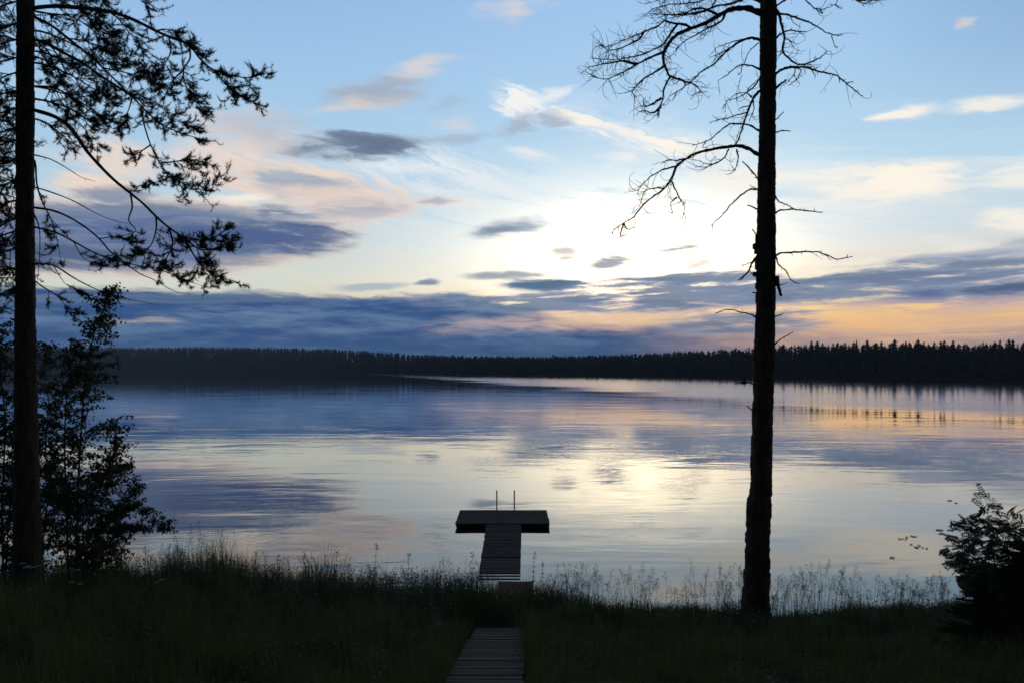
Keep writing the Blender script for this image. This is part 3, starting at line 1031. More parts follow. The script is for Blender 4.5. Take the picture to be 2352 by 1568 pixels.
def build_dead_pine():
    d = 13.0
    rows = [(-420, 1757, 1786), (0, 1747, 1783), (150, 1746, 1782), (300, 1744, 1781), (450, 1741, 1780), (560, 1738, 1780), (640, 1737, 1780), (700, 1736, 1779), (800, 1733, 1779), (900, 1731, 1776), (1000, 1727, 1773), (1100, 1724, 1772), (1138, 1723, 1772), (1146, 1718, 1772), (1250, 1713, 1768), (1350, 1708, 1767), (1400, 1704, 1768), (1440, 1698, 1774)]
    base = P(1737, 1440, d)
    gz = float(ground_z(base.x, base.y))
    rows.append(((YH + (ZC - gz + 0.15) / d * F), 1690, 1782))
    root = thing('dead_pine_tree', 'tall bare pine trunk with broken dead branches standing on the grassy shore', 'tree', (base.x, base.y, gz))
    trunk_mesh(rows, d, 34, 0.075, 5).build('trunk', M['bark'], root)
    c3 = lambda zx, zy: (1323 + zx * 0.3515, zy * 0.3515)
    c4 = lambda zx, zy: (1378.1 + zx * 0.3125, 514.5 + zy * 0.3125)
    r = random.Random(21)
    B = []  # conv, slope, r0, r1, curl amount, list of polylines (first is main)
    B.append((c3, -0.35, .050, .008, 9, [
        [(1240, 105), (1200, 85), (1120, 55), (1040, 58), (980, 75), (920, 110), (850, 150), (760, 185), (680, 215), (625, 260), (590, 310), (570, 360), (580, 430), (600, 480), (610, 510), (575, 580), (570, 640), (550, 700), (540, 770)],
        [(760, 185), (700, 160), (620, 150), (580, 140), (520, 180), (440, 210), (350, 250), (250, 290), (180, 310)],
        [(660, 165), (620, 220), (570, 290), (480, 340), (380, 370), (250, 390), (110, 385)],
        [(570, 345), (480, 380), (400, 420), (330, 460), (250, 500), (180, 520), (100, 490)],
        [(580, 435), (500, 480), (440, 520), (400, 560), (370, 600), (380, 630)],
        [(610, 500), (680, 525), (760, 550), (810, 590), (770, 620)],
        [(980, 75), (950, 140), (870, 180), (780, 230), (690, 285), (650, 330)],
        [(930, 100), (840, 60), (780, 60), (700, 90), (600, 100), (480, 90)],
        [(440, 210), (420, 250), (330, 300), (220, 330), (170, 290)],
        [(400, 420), (300, 400), (180, 420), (80, 440)],
        [(560, 640), (500, 680), (450, 700), (440, 660)],
        [(555, 700), (500, 740), (460, 730)]]))
    B.append((c3, 0.3, .030, .006, 9, [
        [(1240, 30), (1130, -20), (1080, 0), (1000, 30), (920, 40), (800, 80), (650, 100), (560, 90)],
        [(920, -10), (870, 60), (800, 90), (640, 110)], [(1060, -30), (900, -10), (700, -30), (480, 20)], [(860, -5), (760, 20), (620, 30), (500, 60)]]))
    B.append((c3, 0.25, .026, .006, 3, [
        [(1240, 275), (1200, 262), (1130, 250), (1060, 280), (1010, 315), (960, 360), (900, 420), (830, 460), (780, 510), (720, 560), (660, 600), (610, 630)],
        [(1000, 320), (940, 350), (870, 380)], [(1110, 255), (1020, 275), (950, 300), (910, 315)], [(720, 560), (690, 520), (640, 550), (630, 520)], [(660, 600), (640, 640), (630, 660)]]))
    B.append((c3, -0.3, .020, .005, 1, [
        [(1240, 480), (1200, 455), (1150, 430), (1085, 425), (1040, 445), (990, 490), (930, 528)], [(1085, 430), (1080, 470), (1055, 495)], [(1195, 280), (1130, 340), (1105, 400), (1085, 440)]]))
    B.append((c3, 0.5, .018, .005, 3, [[(1230, 520), (1195, 520), (1170, 560), (1110, 610), (1050, 640), (970, 665)], [(1110, 610), (1060, 610), (1000, 650), (950, 715)]]))
    B.append((c3, -0.7, .026, .008, 3, [
        [(1220, 590), (1190, 605), (1150, 660), (1120, 740), (1090, 830), (1060, 920), (1035, 945)], [(1140, 690), (1090, 700), (1060, 715)], [(1115, 735), (1000, 770), (930, 785), (870, 800)], [(1160, 650), (1160, 720), (1130, 800)], [(1150, 640), (1120, 600), (1160, 550), (1190, 520)]]))
    B.append((c3, 0.3, .022, .005, 2, [[(1230, 870), (1190, 850), (1130, 820), (1060, 810), (1000, 815), (940, 860), (880, 910), (820, 935), (760, 950)], [(850, 920), (830, 960), (860, 970)]]))
    B.append((c3, -0.25, .034, .006, 4, [
        [(1230, 1040), (1190, 1010), (1120, 970), (1050, 955), (960, 965), (850, 985), (790, 1000), (720, 1040), (665, 1080), (640, 1130), (610, 1190), (570, 1240), (500, 1290), (430, 1350), (380, 1415), (310, 1460), (250, 1500), (240, 1530)],
        [(720, 1040), (650, 1050), (600, 1045), (555, 1075)], [(650, 1090), (570, 1110), (510, 1140), (450, 1190), (400, 1245), (372, 1235)],
        [(620, 1180), (650, 1240), (680, 1300), (710, 1350), (700, 1400)], [(1000, 975), (960, 1040), (880, 1075), (800, 1050)], [(930, 1060), (860, 1090), (810, 1095)],
        [(310, 1460), (340, 1500), (390, 1480)], [(310, 1460), (290, 1540), (330, 1530)], [(580, 1230), (520, 1230), (450, 1250), (420, 1340)], [(660, 1290), (620, 1330), (630, 1400)],
        [(1050, 975), (1060, 1040), (1040, 1110), (1020, 1090)]]))
    B.append((c3, -0.4, .017, .009, 0, [[(1220, 1210), (1190, 1170), (1150, 1120), (1090, 1055)]]))
    B.append((c3, 0.3, .019, .005, 0, [[(1220, 1235), (1190, 1240), (1140, 1240), (1080, 1275), (1020, 1330), (970, 1390), (920, 1440), (885, 1470)], [(1180, 1235), (1140, 1215)], [(890, 1465), (895, 1500)]]))
    B.append((c3, 0.2, .017, .008, 0, [[(1220, 1380), (1190, 1370), (1120, 1340)]]))
    # right side
    B.append((c3, 0.3, .020, .006, 1, [[(1270, 100), (1310, 95), (1370, 95), (1450, 120), (1520, 145), (1580, 180), (1640, 215), (1700, 232), (1740, 230)], [(1670, 235), (1690, 300), (1710, 315)], [(1400, 105), (1420, 150), (1470, 180)]]))
    B.append((c3, -0.5, .026, .007, 5, [[(1280, 40), (1320, 80), (1340, 150), (1360, 240), (1350, 330), (1390, 380), (1440, 420), (1500, 420), (1560, 395), (1600, 375), (1640, 340)], [(1355, 250), (1400, 270), (1420, 310)], [(1350, 340), (1320, 380)]]))
    B.append((c3, 0.4, .020, .007, 3, [[(1270, 290), (1300, 260), (1340, 220), (1400, 200), (1450, 205), (1505, 210)], [(1450, 205), (1490, 235)]]))
    B.append((c3, -0.2, .026, .006, 3, [[(1270, 520), (1300, 490), (1350, 455), (1420, 440), (1500, 440), (1560, 460), (1640, 480), (1700, 495), (1760, 540), (1820, 590), (1870, 630)], [(1430, 445), (1430, 480), (1400, 520), (1340, 570)], [(1540, 455), (1560, 500)], [(1720, 510), (1725, 540)], [(1770, 545), (1810, 535)], [(1420, 440), (1470, 460), (1440, 520), (1390, 560)]]))
    B.append((c3, 0.6, .024, .016, 0, [[(1270, 600), (1300, 580), (1340, 550), (1370, 525)]]))
    B.append((c3, 0.3, .014, .007, 0, [[(1270, 810), (1300, 790), (1330, 760), (1360, 730)]]))
    B.append((c3, -0.3, .016, .008, 0, [[(1270, 885), (1300, 870), (1350, 855), (1400, 860)]]))
    B.append((c3, 0.4, .015, .007, 0, [[(1270, 1230), (1300, 1280), (1330, 1320), (1390, 1345), (1420, 1365)]]))
    B.append((c3, -0.3, .019, .008, 0, [[(1270, 1410), (1300, 1395), (1340, 1375), (1430, 1370), (1510, 1380), (1610, 1388)]]))
    B.append((c3, 0.3, .020, .007, 3, [[(1270, 60), (1310, 40), (1370, 0), (1450, -40), (1500, 0), (1550, 50), (1610, 90)], [(1560, 55), (1620, 60), (1690, 30), (1710, 0)], [(1690, 30), (1720, 50), (1740, 60)], [(1610, 90), (1590, 60)]]))
    B.append((c3, 0.2, .024, .006, 4, [[(1270, -120), (1400, -150), (1600, -90), (1760, -30), (1850, 5), (1900, 0)], [(1800, -10), (1880, 20), (1980, -10)], [(1850, 0), (1960, 5), (2080, -5)]]))
    # lower
    B.append((c4, -0.3, .020, .006, 1, [[(1240, 270), (1285, 240), (1330, 215), (1430, 208), (1530, 205), (1610, 208), (1680, 235), (1740, 260), (1800, 250), (1860, 240)], [(1660, 225), (1685, 260)], [(1810, 250), (1822, 225)]]))
    B.append((c4, 0.3, .015, .006, 0, [[(1240, 200), (1290, 240), (1310, 295), (1370, 350), (1400, 410), (1465, 442)]]))
    B.append((c4, -0.5, .034, .020, 0, [[(1245, 350), (1285, 400), (1310, 450), (1330, 530)], [(1310, 450), (1365, 440)]]))
    B.append((c4, -0.4, .022, .010, 0, [[(1190, 210), (1155, 240), (1120, 280), (1090, 350), (1050, 390), (1020, 415)], [(1120, 280), (1080, 295), (1035, 305)], [(1100, 345), (1130, 380), (1160, 385)], [(1050, 390), (1040, 420)]]))
    B.append((c4, 0.3, .016, .010, 0, [[(1190, 110), (1155, 85), (1115, 40)]]))
    B.append((c4, -0.3, .016, .010, 0, [[(1190, 515), (1155, 510), (1120, 503)]]))
    B.append((c4, -0.2, .016, .006, 0, [[(1190, 720), (1150, 690), (1110, 665), (1030, 645), (930, 627), (850, 660)]]))
    B.append((c4, 0.3, .013, .007, 0, [[(1250, 705), (1285, 685), (1345, 660)]]))
    B.append((c4, -0.3, .014, .006, 0, [[(1240, 920), (1280, 885), (1340, 840), (1420, 795)]]))
    B.append((c4, -0.5, .012, .005, 0, [[(1180, 1020), (1140, 1000), (1080, 970), (1000, 935)]]))
    B.append((c4, -0.3, .014, .006, 0, [[(1170, 1190), (1130, 1175), (1090, 1160), (1050, 1165), (990, 1172)], [(1110, 1165), (1105, 1140)], [(1075, 1165), (1040, 1158)]]))
    B.append((c4, -0.2, .012, .007, 0, [[(1160, 1385), (1125, 1370), (1080, 1335)]]))
    for conv, sl, r0, r1, curl, lines in B:
        mb = MB()
        main = None
        for k, ln in enumerate(lines):
            if k == 0:
                pts = branch_pts(ln, conv, d, sl, r)
                main = list(zip([conv(*q) for q in ln], pts))
                dead_branch(mb, pts, r0, r1, r, 13, curl, curl > 0)
            else:
                x0, y0 = conv(*ln[0])
                near = min(main, key=lambda q: (q[0][0] - x0) ** 2 + (q[0][1] - y0) ** 2)
                off = near[1].y - d
                pts = branch_pts(ln, conv, d + off, r.uniform(-.4, .4), r)
                rr = max(0.008, r0 * 0.42)
                dead_branch(mb, pts, rr, 0.004, r, 13, curl * 1.5, curl > 0)
                main += list(zip([conv(*q) for q in ln], pts))
        mb.build('branch', M['deadwood'], root)
    # knotty burr and loose bark
    mb = MB()
    q = P(1709, 878, d, -0.1)
    for i in range(26):
        p = q + rand_unit(r) * 0.012
        mb.tube([p, p + rand_unit(r) * 0.055], [0.010, 0.002], 4)
    mb.build('burr', M['deadwood'], root)
    for (zx, zy, w, h) in ((1150, 120, 26, 70), (1132, 165, 20, 40), (1150, 195, 24, 55), (1148, 290, 22, 90), (1140, 370, 40, 30), (1150, 455, 26, 45), (1290, 420, 24, 70), (1152, 620, 14, 60), (1144, 760, 14, 90)):
        x, y = c4(zx, zy)
        c = P(x + 2, y, d)
        w *= 0.3125 / F * d
        h *= 0.3125 / F * d
        flaps = MB()
        flaps.box(c, (w, 0.09, h), r.uniform(-.5, .5), r.uniform(-.1, .1))
        flaps.build('loose_bark', M['bark'], root)


build_dead_pine()


def needle_tuft(acc, p, d, r, L=0.050, n=9):
    """one shoot end: needles fanned round the shoot direction (append to lists of triangles)"""
    for _ in range(n):
        q = (d * r.uniform(0.35, 1.3) + rand_unit(r) * 0.75).normalized()
        s = q.orthogonal()
        s.rotate(Matrix.Rotation(r.uniform(0, 6.28), 3, q))
        o = p + d * r.uniform(-0.05, 0.02)
        w = 0.0023
        l = L * r.uniform(0.7, 1.2)
        acc.append((o - s * w, o + s * w, o + q * l))


def tri_object(name, tris, material, parent):
    v = np.array([[tuple(a), tuple(b), tuple(c)] for a, b, c in tris], float).reshape(-1, 3)
    t = np.arange(len(v)).reshape(-1, 3)
    return np_mesh(name, v, None, t, material, parent)


def pine_spray(mb, acc, p, dirv, L, r, dens=1.0, lvl=0):
    """a drooping, then upturned twig with side shoots and needle tufts"""
    q = dirv.normalized()
    k = 6
    pts = [Vector(p)]
    for j in range(k):
        q = (q + Vector((0, 0, -0.10 if j < 3 else 0.22)) + rand_unit(r) * 0.22).normalized()
        pts.append(pts[-1] + q * (L / k))
    r0 = 0.004 + 0.006 * L
    mb.tube(pts, [r0 * (1 - 0.75 * j / k) for j in range(k + 1)], 4, cap=False)
    if lvl == 0:
        for _ in range(int((3 + 7 * L) * dens)):
            j = r.randint(1, k)
            t = (pts[j] - pts[j - 1]).normalized()
            dv = (t + rand_unit(r) * 0.9).normalized()
            pine_spray(mb, acc, pts[j], dv, L * r.uniform(0.25, 0.5), r, dens, 1)
    for j in range(2 if lvl == 0 else 1, k + 1):
        if r.random() < 0.62 or j == k:
            t = (pts[j] - pts[j - 1]).normalized()
            needle_tuft(acc, pts[j], (t + Vector((0, 0, 0.35))).normalized(), r)


def build_green_pine():
    d = 11.0
    rows = [(-700, 52, 74), (0, 40, 76), (250, 39, 77), (500, 38, 77), (700, 37, 79), (900, 35, 82), (1100, 34, 87), (1250, 32, 92), (1330, 28, 98)]
    b = P(62, 1330, d)
    gz = float(ground_z(b.x, b.y))
    rows.append((YH + (ZC - gz + 0.15) / d * F, 24, 104))
    root = thing('pine_tree', 'living pine with long needled boughs standing on the bank beside the birch', 'tree', (b.x, b.y, gz))
    trunk_mesh(rows, d, 22, 0.05, 9).build('trunk', M['bark'], root)
    cz = lambda zx, zy: (zx * 0.4219, zy * 0.4219)
    r = random.Random(17)
    # (polyline, depth slope, r0, foliage t0, t1, sprays per metre, spray length)
    B = [
        ([(130, 60), (185, 45), (300, 35), (450, 45), (600, 65), (730, 110), (850, 170), (930, 205), (1030, 245), (1080, 310), (1130, 360), (1180, 390), (1260, 410), (1350, 425), (1440, 402)], -0.15, .030, 0.45, 1.0, 10, .24,
         [([(920, 210), (930, 280), (900, 345), (850, 400)], .0, .5, 20, .26), ([(1030, 250), (1035, 320), (1000, 380), (1010, 470), (1060, 540), (1110, 610)], .1, .35, 22, .22),
          ([(600, 65), (660, 120), (720, 200), (800, 280)], .4, .2, 14, .32), ([(1180, 395), (1230, 460), (1300, 520), (1390, 560)], .1, .2, 22, .2), ([(850, 170), (900, 160), (960, 175)], .3, .2, 14, .18), ([(450, 45), (520, 150), (600, 240)], .5, .2, 12, .34), ([(1000, 380), (940, 440), (910, 500)], .2, .3, 18, .2)]),
        ([(130, 195), (185, 215), (250, 235), (350, 290), (450, 345), (550, 415), (650, 480), (720, 530), (780, 590), (830, 640), (900, 690), (1000, 730), (1080, 755)], 0.1, .027, 0.6, 1.0, 12, .24,
         [([(770, 590), (785, 680), (820, 790), (870, 890), (930, 960), (1000, 1000), (1100, 1035), (1200, 970)], -.1, .35, 17, .24), ([(820, 790), (760, 830), (730, 850)], .1, .2, 16, .2), ([(870, 890), (960, 880), (1050, 870), (1130, 890)], .2, .2, 18, .2), ([(930, 960), (860, 990), (770, 1010)], .1, .3, 14, .2), ([(720, 530), (700, 600), (660, 690)], .3, .3, 12, .2), ([(900, 690), (960, 660), (1040, 690)], .2, .2, 20, .2)]),
        ([(130, 70), (190, 95), (280, 140), (370, 210), (470, 290), (560, 370), (640, 450), (700, 510), (760, 520), (850, 560), (900, 610)], 0.35, .022, 0.25, 1.0, 7, .30,
         [([(370, 210), (480, 230), (600, 300), (700, 350), (800, 400)], .3, .2, 13, .3), ([(560, 370), (700, 400), (820, 430), (900, 470)], .2, .2, 14, .26)]),
        ([(130, 575), (185, 600), (270, 625), (350, 665), (410, 730), (470, 820), (540, 900), (620, 980), (700, 1045), (780, 1110), (850, 1180), (920, 1240), (1000, 1290), (1100, 1310), (1170, 1290), (1240, 1245)], -0.2, .030, 0.76, 1.0, 18, .24,
         [([(710, 1050), (720, 1130), (700, 1200), (740, 1260), (650, 1290)], .1, .7, 10, .16), ([(850, 1180), (850, 1250), (820, 1340), (760, 1380)], .1, .3, 13, .22), ([(1000, 1290), (1050, 1380), (1090, 1440), (1150, 1490), (1270, 1530)], .1, .25, 16, .2), ([(1000, 1290), (1090, 1360), (1180, 1350), (1250, 1320)], .1, .2, 18, .18), ([(920, 1240), (940, 1330), (900, 1420), (880, 1470)], .1, .3, 14, .2)]),
        ([(130, 830), (190, 845), (280, 870), (370, 920), (440, 965), (520, 990)], 0.3, .012, 2, 2, 0, 0, []),
        ([(130, 1005), (190, 1020), (300, 1055), (400, 1095), (500, 1150), (600, 1195), (720, 1225)], -0.1, .013, 2, 2, 0, 0, []),
        ([(130, 1115), (180, 1130), (280, 1145), (370, 1180), (460, 1235), (540, 1300), (600, 1370), (680, 1430), (760, 1490), (830, 1520), (900, 1560), (960, 1590), (1035, 1600)], 0.15, .018, 2, 2, 0, 0,
         [([(540, 1300), (640, 1290), (700, 1320), (760, 1370)], .1, .3, 12, .22), ([(880, 1540), (885, 1520)], .1, 2, 0, .2)]),
        ([(130, 1220), (180, 1235), (300, 1265), (400, 1315), (500, 1370), (600, 1410), (720, 1440), (850, 1460), (950, 1440)], 0.25, .018, 0.55, 1.0, 13, .24,
         [([(400, 1315), (450, 1400), (520, 1440)], .2, .3, 10, .22), ([(850, 1460), (950, 1500), (1050, 1540), (1110, 1560)], .1, .2, 14, .2)]),
        ([(130, 1425), (180, 1435), (290, 1445), (380, 1500), (450, 1540), (560, 1590), (700, 1630), (860, 1660)], -0.1, .015, 2, 2, 0, 0,
         [([(290, 1445), (350, 1540), (420, 1580)], .2, .4, 9, .2)]),
        ([(150, 860), (190, 880), (200, 1000), (230, 1100), (280, 1200), (310, 1300), (330, 1420)], -0.6, .016, 0.3, 1.0, 4, .2, []),
        ([(150, 1140), (185, 1170), (215, 1250), (215, 1400), (200, 1560)], -0.5, .014, 2, 2, 0, 0, []),
        ([(130, 455), (170, 470), (300, 480), (400, 540), (480, 600), (560, 640), (640, 680)], 0.3, .018, 0.4, 1.0, 13, .26,
         [([(300, 480), (340, 560), (460, 700), (540, 790)], .3, .4, 13, .24), ([(400, 540), (520, 520), (600, 560)], .2, .3, 14, .22)]),
        ([(250, 235), (290, 270), (330, 330), (370, 410), (460, 500)], 0.3, .011, 2, 2, 0, 0, []),
        ([(130, 0), (300, -60), (500, -80), (700, -40), (800, 30)], 0.2, .026, 0.3, 1.0, 9, .34, [([(500, -80), (560, 0), (640, 80)], .3, .2, 10, .3)]),
        ([(140, 300), (250, 330), (330, 400), (360, 480)], 0.9, .016, 0.3, 1.0, 12, .32, []),
        ([(140, 640), (230, 660), (320, 720), (380, 780)], 0.9, .016, 0.3, 1.0, 12, .30, []),
        ([(140, 250), (240, 260), (290, 340), (270, 420)], -0.7, .014, 0.2, 1.0, 10, .30, []),
        # boughs on the far side of the trunk and out to the left
        ([(150, 1500), (230, 1560), (320, 1620), (380, 1700)], 0.5, .013, 0.4, 1.0, 8, .26, []),
    ]
    for k in range(8):                      # boughs behind, filling the top right of the trunk
        y = -120 + k * 95 + r.uniform(-20, 20)
        B.append(([(150, y), (260, y + 20), (400, y + 60 + r.uniform(-20, 30)), (520, y + 120 + r.uniform(-20, 40)), (610, y + 190)], r.choice((-.9, .9, 1.1)), .016, 0.15, 1.0, 7, .34, []))
    for k in range(17):
        y = 30 + k * 95 + r.uniform(-25, 25)
        ext = r.uniform(150, 420)
        B.append(([(140, y - 20), (90, y), (60 - ext * 0.2, y + 25), (20 - ext * 0.5, y + 70 + r.uniform(-30, 30)), (-ext, y + 140 + r.uniform(-40, 60))], r.uniform(-0.5, 0.6), .016, 0.1, 1.0, 11, .32, []))
    for pl, sl, r0, t0, t1, spm, sL, subs in B:
        mb = MB()
        acc = []
        pts = branch_pts(pl, cz, d, sl, r)
        sp = smooth_path(pts, 3)
        n = len(sp)
        mb.tube(sp, [r0 * (1 - 0.8 * i / (n - 1)) * r.uniform(.9, 1.1) for i in range(n)], 6)

        def dress(path, a, b, dens, LL):
            L = sum((path[i + 1] - path[i]).length for i in range(len(path) - 1))
            m = len(path)
            for _ in range(int(1.65 * dens * L * max(0, b - a))):
                t = r.uniform(a, b)
                i = min(m - 2, int(t * (m - 1)))
                p = path[i].lerp(path[i + 1], t * (m - 1) - i)
                tg = (path[i + 1] - path[i]).normalized()
                dv = tg * 0.7 + rand_unit(r) * 0.8
                dv.z = dv.z * 0.6 - 0.05
                pine_spray(mb, acc, p, dv, LL * r.uniform(0.6, 1.5) * (1.2 - 0.55 * t), r)
        if t0 < 1:
            dress(sp, t0, t1, spm, sL)
            pine_spray(mb, acc, sp[-1], (sp[-1] - sp[-2]).normalized() + Vector((0, 0, .2)), sL * 0.4, r)
        for q, s2, a, dens, LL in subs:
            x0, y0 = cz(*q[0])
            proj = lambda p: ((p.x / p.y * F + 1176 - x0) ** 2 + (YH - (p.z - ZC) / p.y * F - y0) ** 2)
            near = min(sp, key=proj)
            p2 = branch_pts(q, cz, near.y, s2 * r.choice((-1, 1)), r)
            s3 = smooth_path(p2, 3)
            m = len(s3)
            rr = r0 * 0.45
            mb.tube(s3, [rr * (1 - 0.75 * i / (m - 1)) for i in range(m)], 5)
            if a < 1:
                dress(s3, a, 1.0, dens, LL)
                pine_spray(mb, acc, s3[-1], (s3[-1] - s3[-2]).normalized() + Vector((0, 0, .2)), LL * 0.8, r)
        # dead stubs
        for _ in range(6):
            i = r.randint(1, n - 2)
            mb.tube([sp[i], sp[i] + rand_unit(r) * 0.05], [0.004, 0.002], 3)
        br = mb.build('branch', M['deadwood'], root)
        if acc:
            nd = tri_object('needles', acc, M['needle'], None)
            nd.parent = br
            nd.location = (0, 0, 0)


build_green_pine()


def leafy_shrub(name, label, cat, base, stems, r, leaf_mat, leaf=(0.045, 0.034), blen=(0.3, 0.8), bpm=12, lpm=40, droop=0.25, group=None, bare=0.15, r0=.016):
    """stems: list of polylines in space; side branches carry leaves"""
    root = thing(name, label, cat, base, group)
    mb, lv = MB(), MB()
    for st in stems:
        sp = smooth_path(st, 4)
        n = len(sp)
        L = sum((sp[i + 1] - sp[i]).length for i in range(n - 1))
        mb.tube(sp, [r0 * (L / 4) ** 0.6 * (1 - 0.85 * i / (n - 1)) + 0.002 for i in range(n)], 6)
        for _ in range(int(2.2 * bpm * L)):
            t = bare + (1 - bare) * r.random()
            i = min(n - 2, int(t * (n - 1)))
            p = sp[i].lerp(sp[i + 1], t * (n - 1) - i)
            th = r.uniform(0, 6.28)
            q = Vector((math.cos(th), math.sin(th), r.uniform(0.1, 0.9))).normalized()
            bl = r.uniform(*blen) * (1.15 - 0.85 * t)
            k = 6
            pts = [Vector(p)]
            for j in range(k):
                q = (q + Vector((0, 0, -droop * (j / k))) + rand_unit(r) * 0.15).normalized()
                pts.append(pts[-1] + q * (bl / k))
            mb.tube(pts, [0.005 * (1 - 0.7 * j / k) for j in range(k + 1)], 4, cap=False)
            for _ in range(int(lpm * bl) + 3):
                u = r.uniform(0.15, 1.0) * k
                j = min(k - 1, int(u))
                lp = pts[j].lerp(pts[j + 1], u - j) + rand_unit(r) * 0.035
                dv = rand_unit(r) + Vector((0, 0, -0.7)) + q * 0.5
                s = r.uniform(0.7, 1.25)
                lv.leaf(lp, dv, rand_unit(r), leaf[0] * s, leaf[1] * s)
        # leafy leader
        for _ in range(10):
            p = sp[-1].lerp(sp[-4] if n > 4 else sp[0], r.random())
            lv.leaf(p + rand_unit(r) * 0.02, rand_unit(r) + Vector((0, 0, -.3)), rand_unit(r), leaf[0], leaf[1])
    st = mb.build('stem', M['twig'], root)
    lf = lv.build('foliage', leaf_mat, root)
    return root


def gpt(x, d):
    X = (x - 1176) / F * d
    return Vector((X, d, float(ground_z(X, d))))


def build_birches():
    r = random.Random(31)
    d = 12.0
    b = gpt(175, d)
    stems = [[b, P(178, 1150, d), P(186, 1000, d, .1), P(195, 880, d, .1), P(215, 770, d), P(236, 715, d), P(254, 668, d)],
             [b + Vector((-.15, .1, 0)), P(150, 1100, d), P(150, 960, d, -.2), P(160, 860, d, -.2), P(172, 790, d)],
             [b + Vector((.2, -.1, 0)), P(205, 1180, d, -.2), P(240, 1100, d, -.2), P(262, 1030, d, -.2), P(270, 960, d, -.2)]]
    leafy_shrub('birch_tree', 'young birch with small leaves and slim stems growing right beside the pine trunk', 'tree', b, stems, r, M['leaf'],
                (0.042, 0.033), (0.35, 0.78), 15, 78, 0.25, bare=0.06)
    d = 12.6
    b = gpt(205, d)
    stems = [[b, P(225, 1230, d), P(262, 1180, d), P(310, 1165, d), P(360, 1195, d), P(390, 1220, d)],
             [b, P(190, 1200, d), P(215, 1120, d), P(260, 1080, d), P(300, 1070, d)], [b, P(160, 1180, d), P(120, 1120, d), P(110, 1060, d)],
             [b, P(250, 1250, d), P(290, 1215, d, -.2), P(340, 1215, d, -.2)], [b, P(250, 1230, d, .3), P(285, 1160, d, .3), P(320, 1110, d, .3)]]
    leafy_shrub('birch_shrub', 'low birch bush with arching twigs at the foot of the young birch', 'bush', b, stems, r, M['leaf'],
                (0.042, 0.033), (0.25, 0.5), 18, 85, 0.3, bare=0.08)
    d = 11.8
    b = gpt(8, d)
    stems = [[b, P(5, 1150, d), P(12, 980, d), P(2, 850, d), P(8, 740, d)], [b, P(-60, 1100, d), P(-80, 900, d), P(-60, 720, d)], [b, P(20, 1200, d, .3), P(30, 1080, d, .3), P(22, 960, d, .4)]]
    leafy_shrub('birch_tree', 'leafy young birch left of the pine trunk, cut by the edge of the view', 'tree', b, stems, r, M['leaf'],
                (0.042, 0.033), (0.35, 0.8), 20, 75, 0.25, bare=0.04)
    d = 13.2
    b = gpt(95, d)
    stems = [[b, P(100, 1220, d), P(112, 1120, d), P(105, 1030, d), P(112, 930, d), P(100, 850, d), P(108, 790, d)]]
    leafy_shrub('birch_tree', 'thin leafy birch sapling directly behind the pine trunk', 'tree', b, stems, r, M['leaf'],
                (0.042, 0.033), (0.35, 0.7), 20, 75, 0.2, bare=0.05)


build_birches()


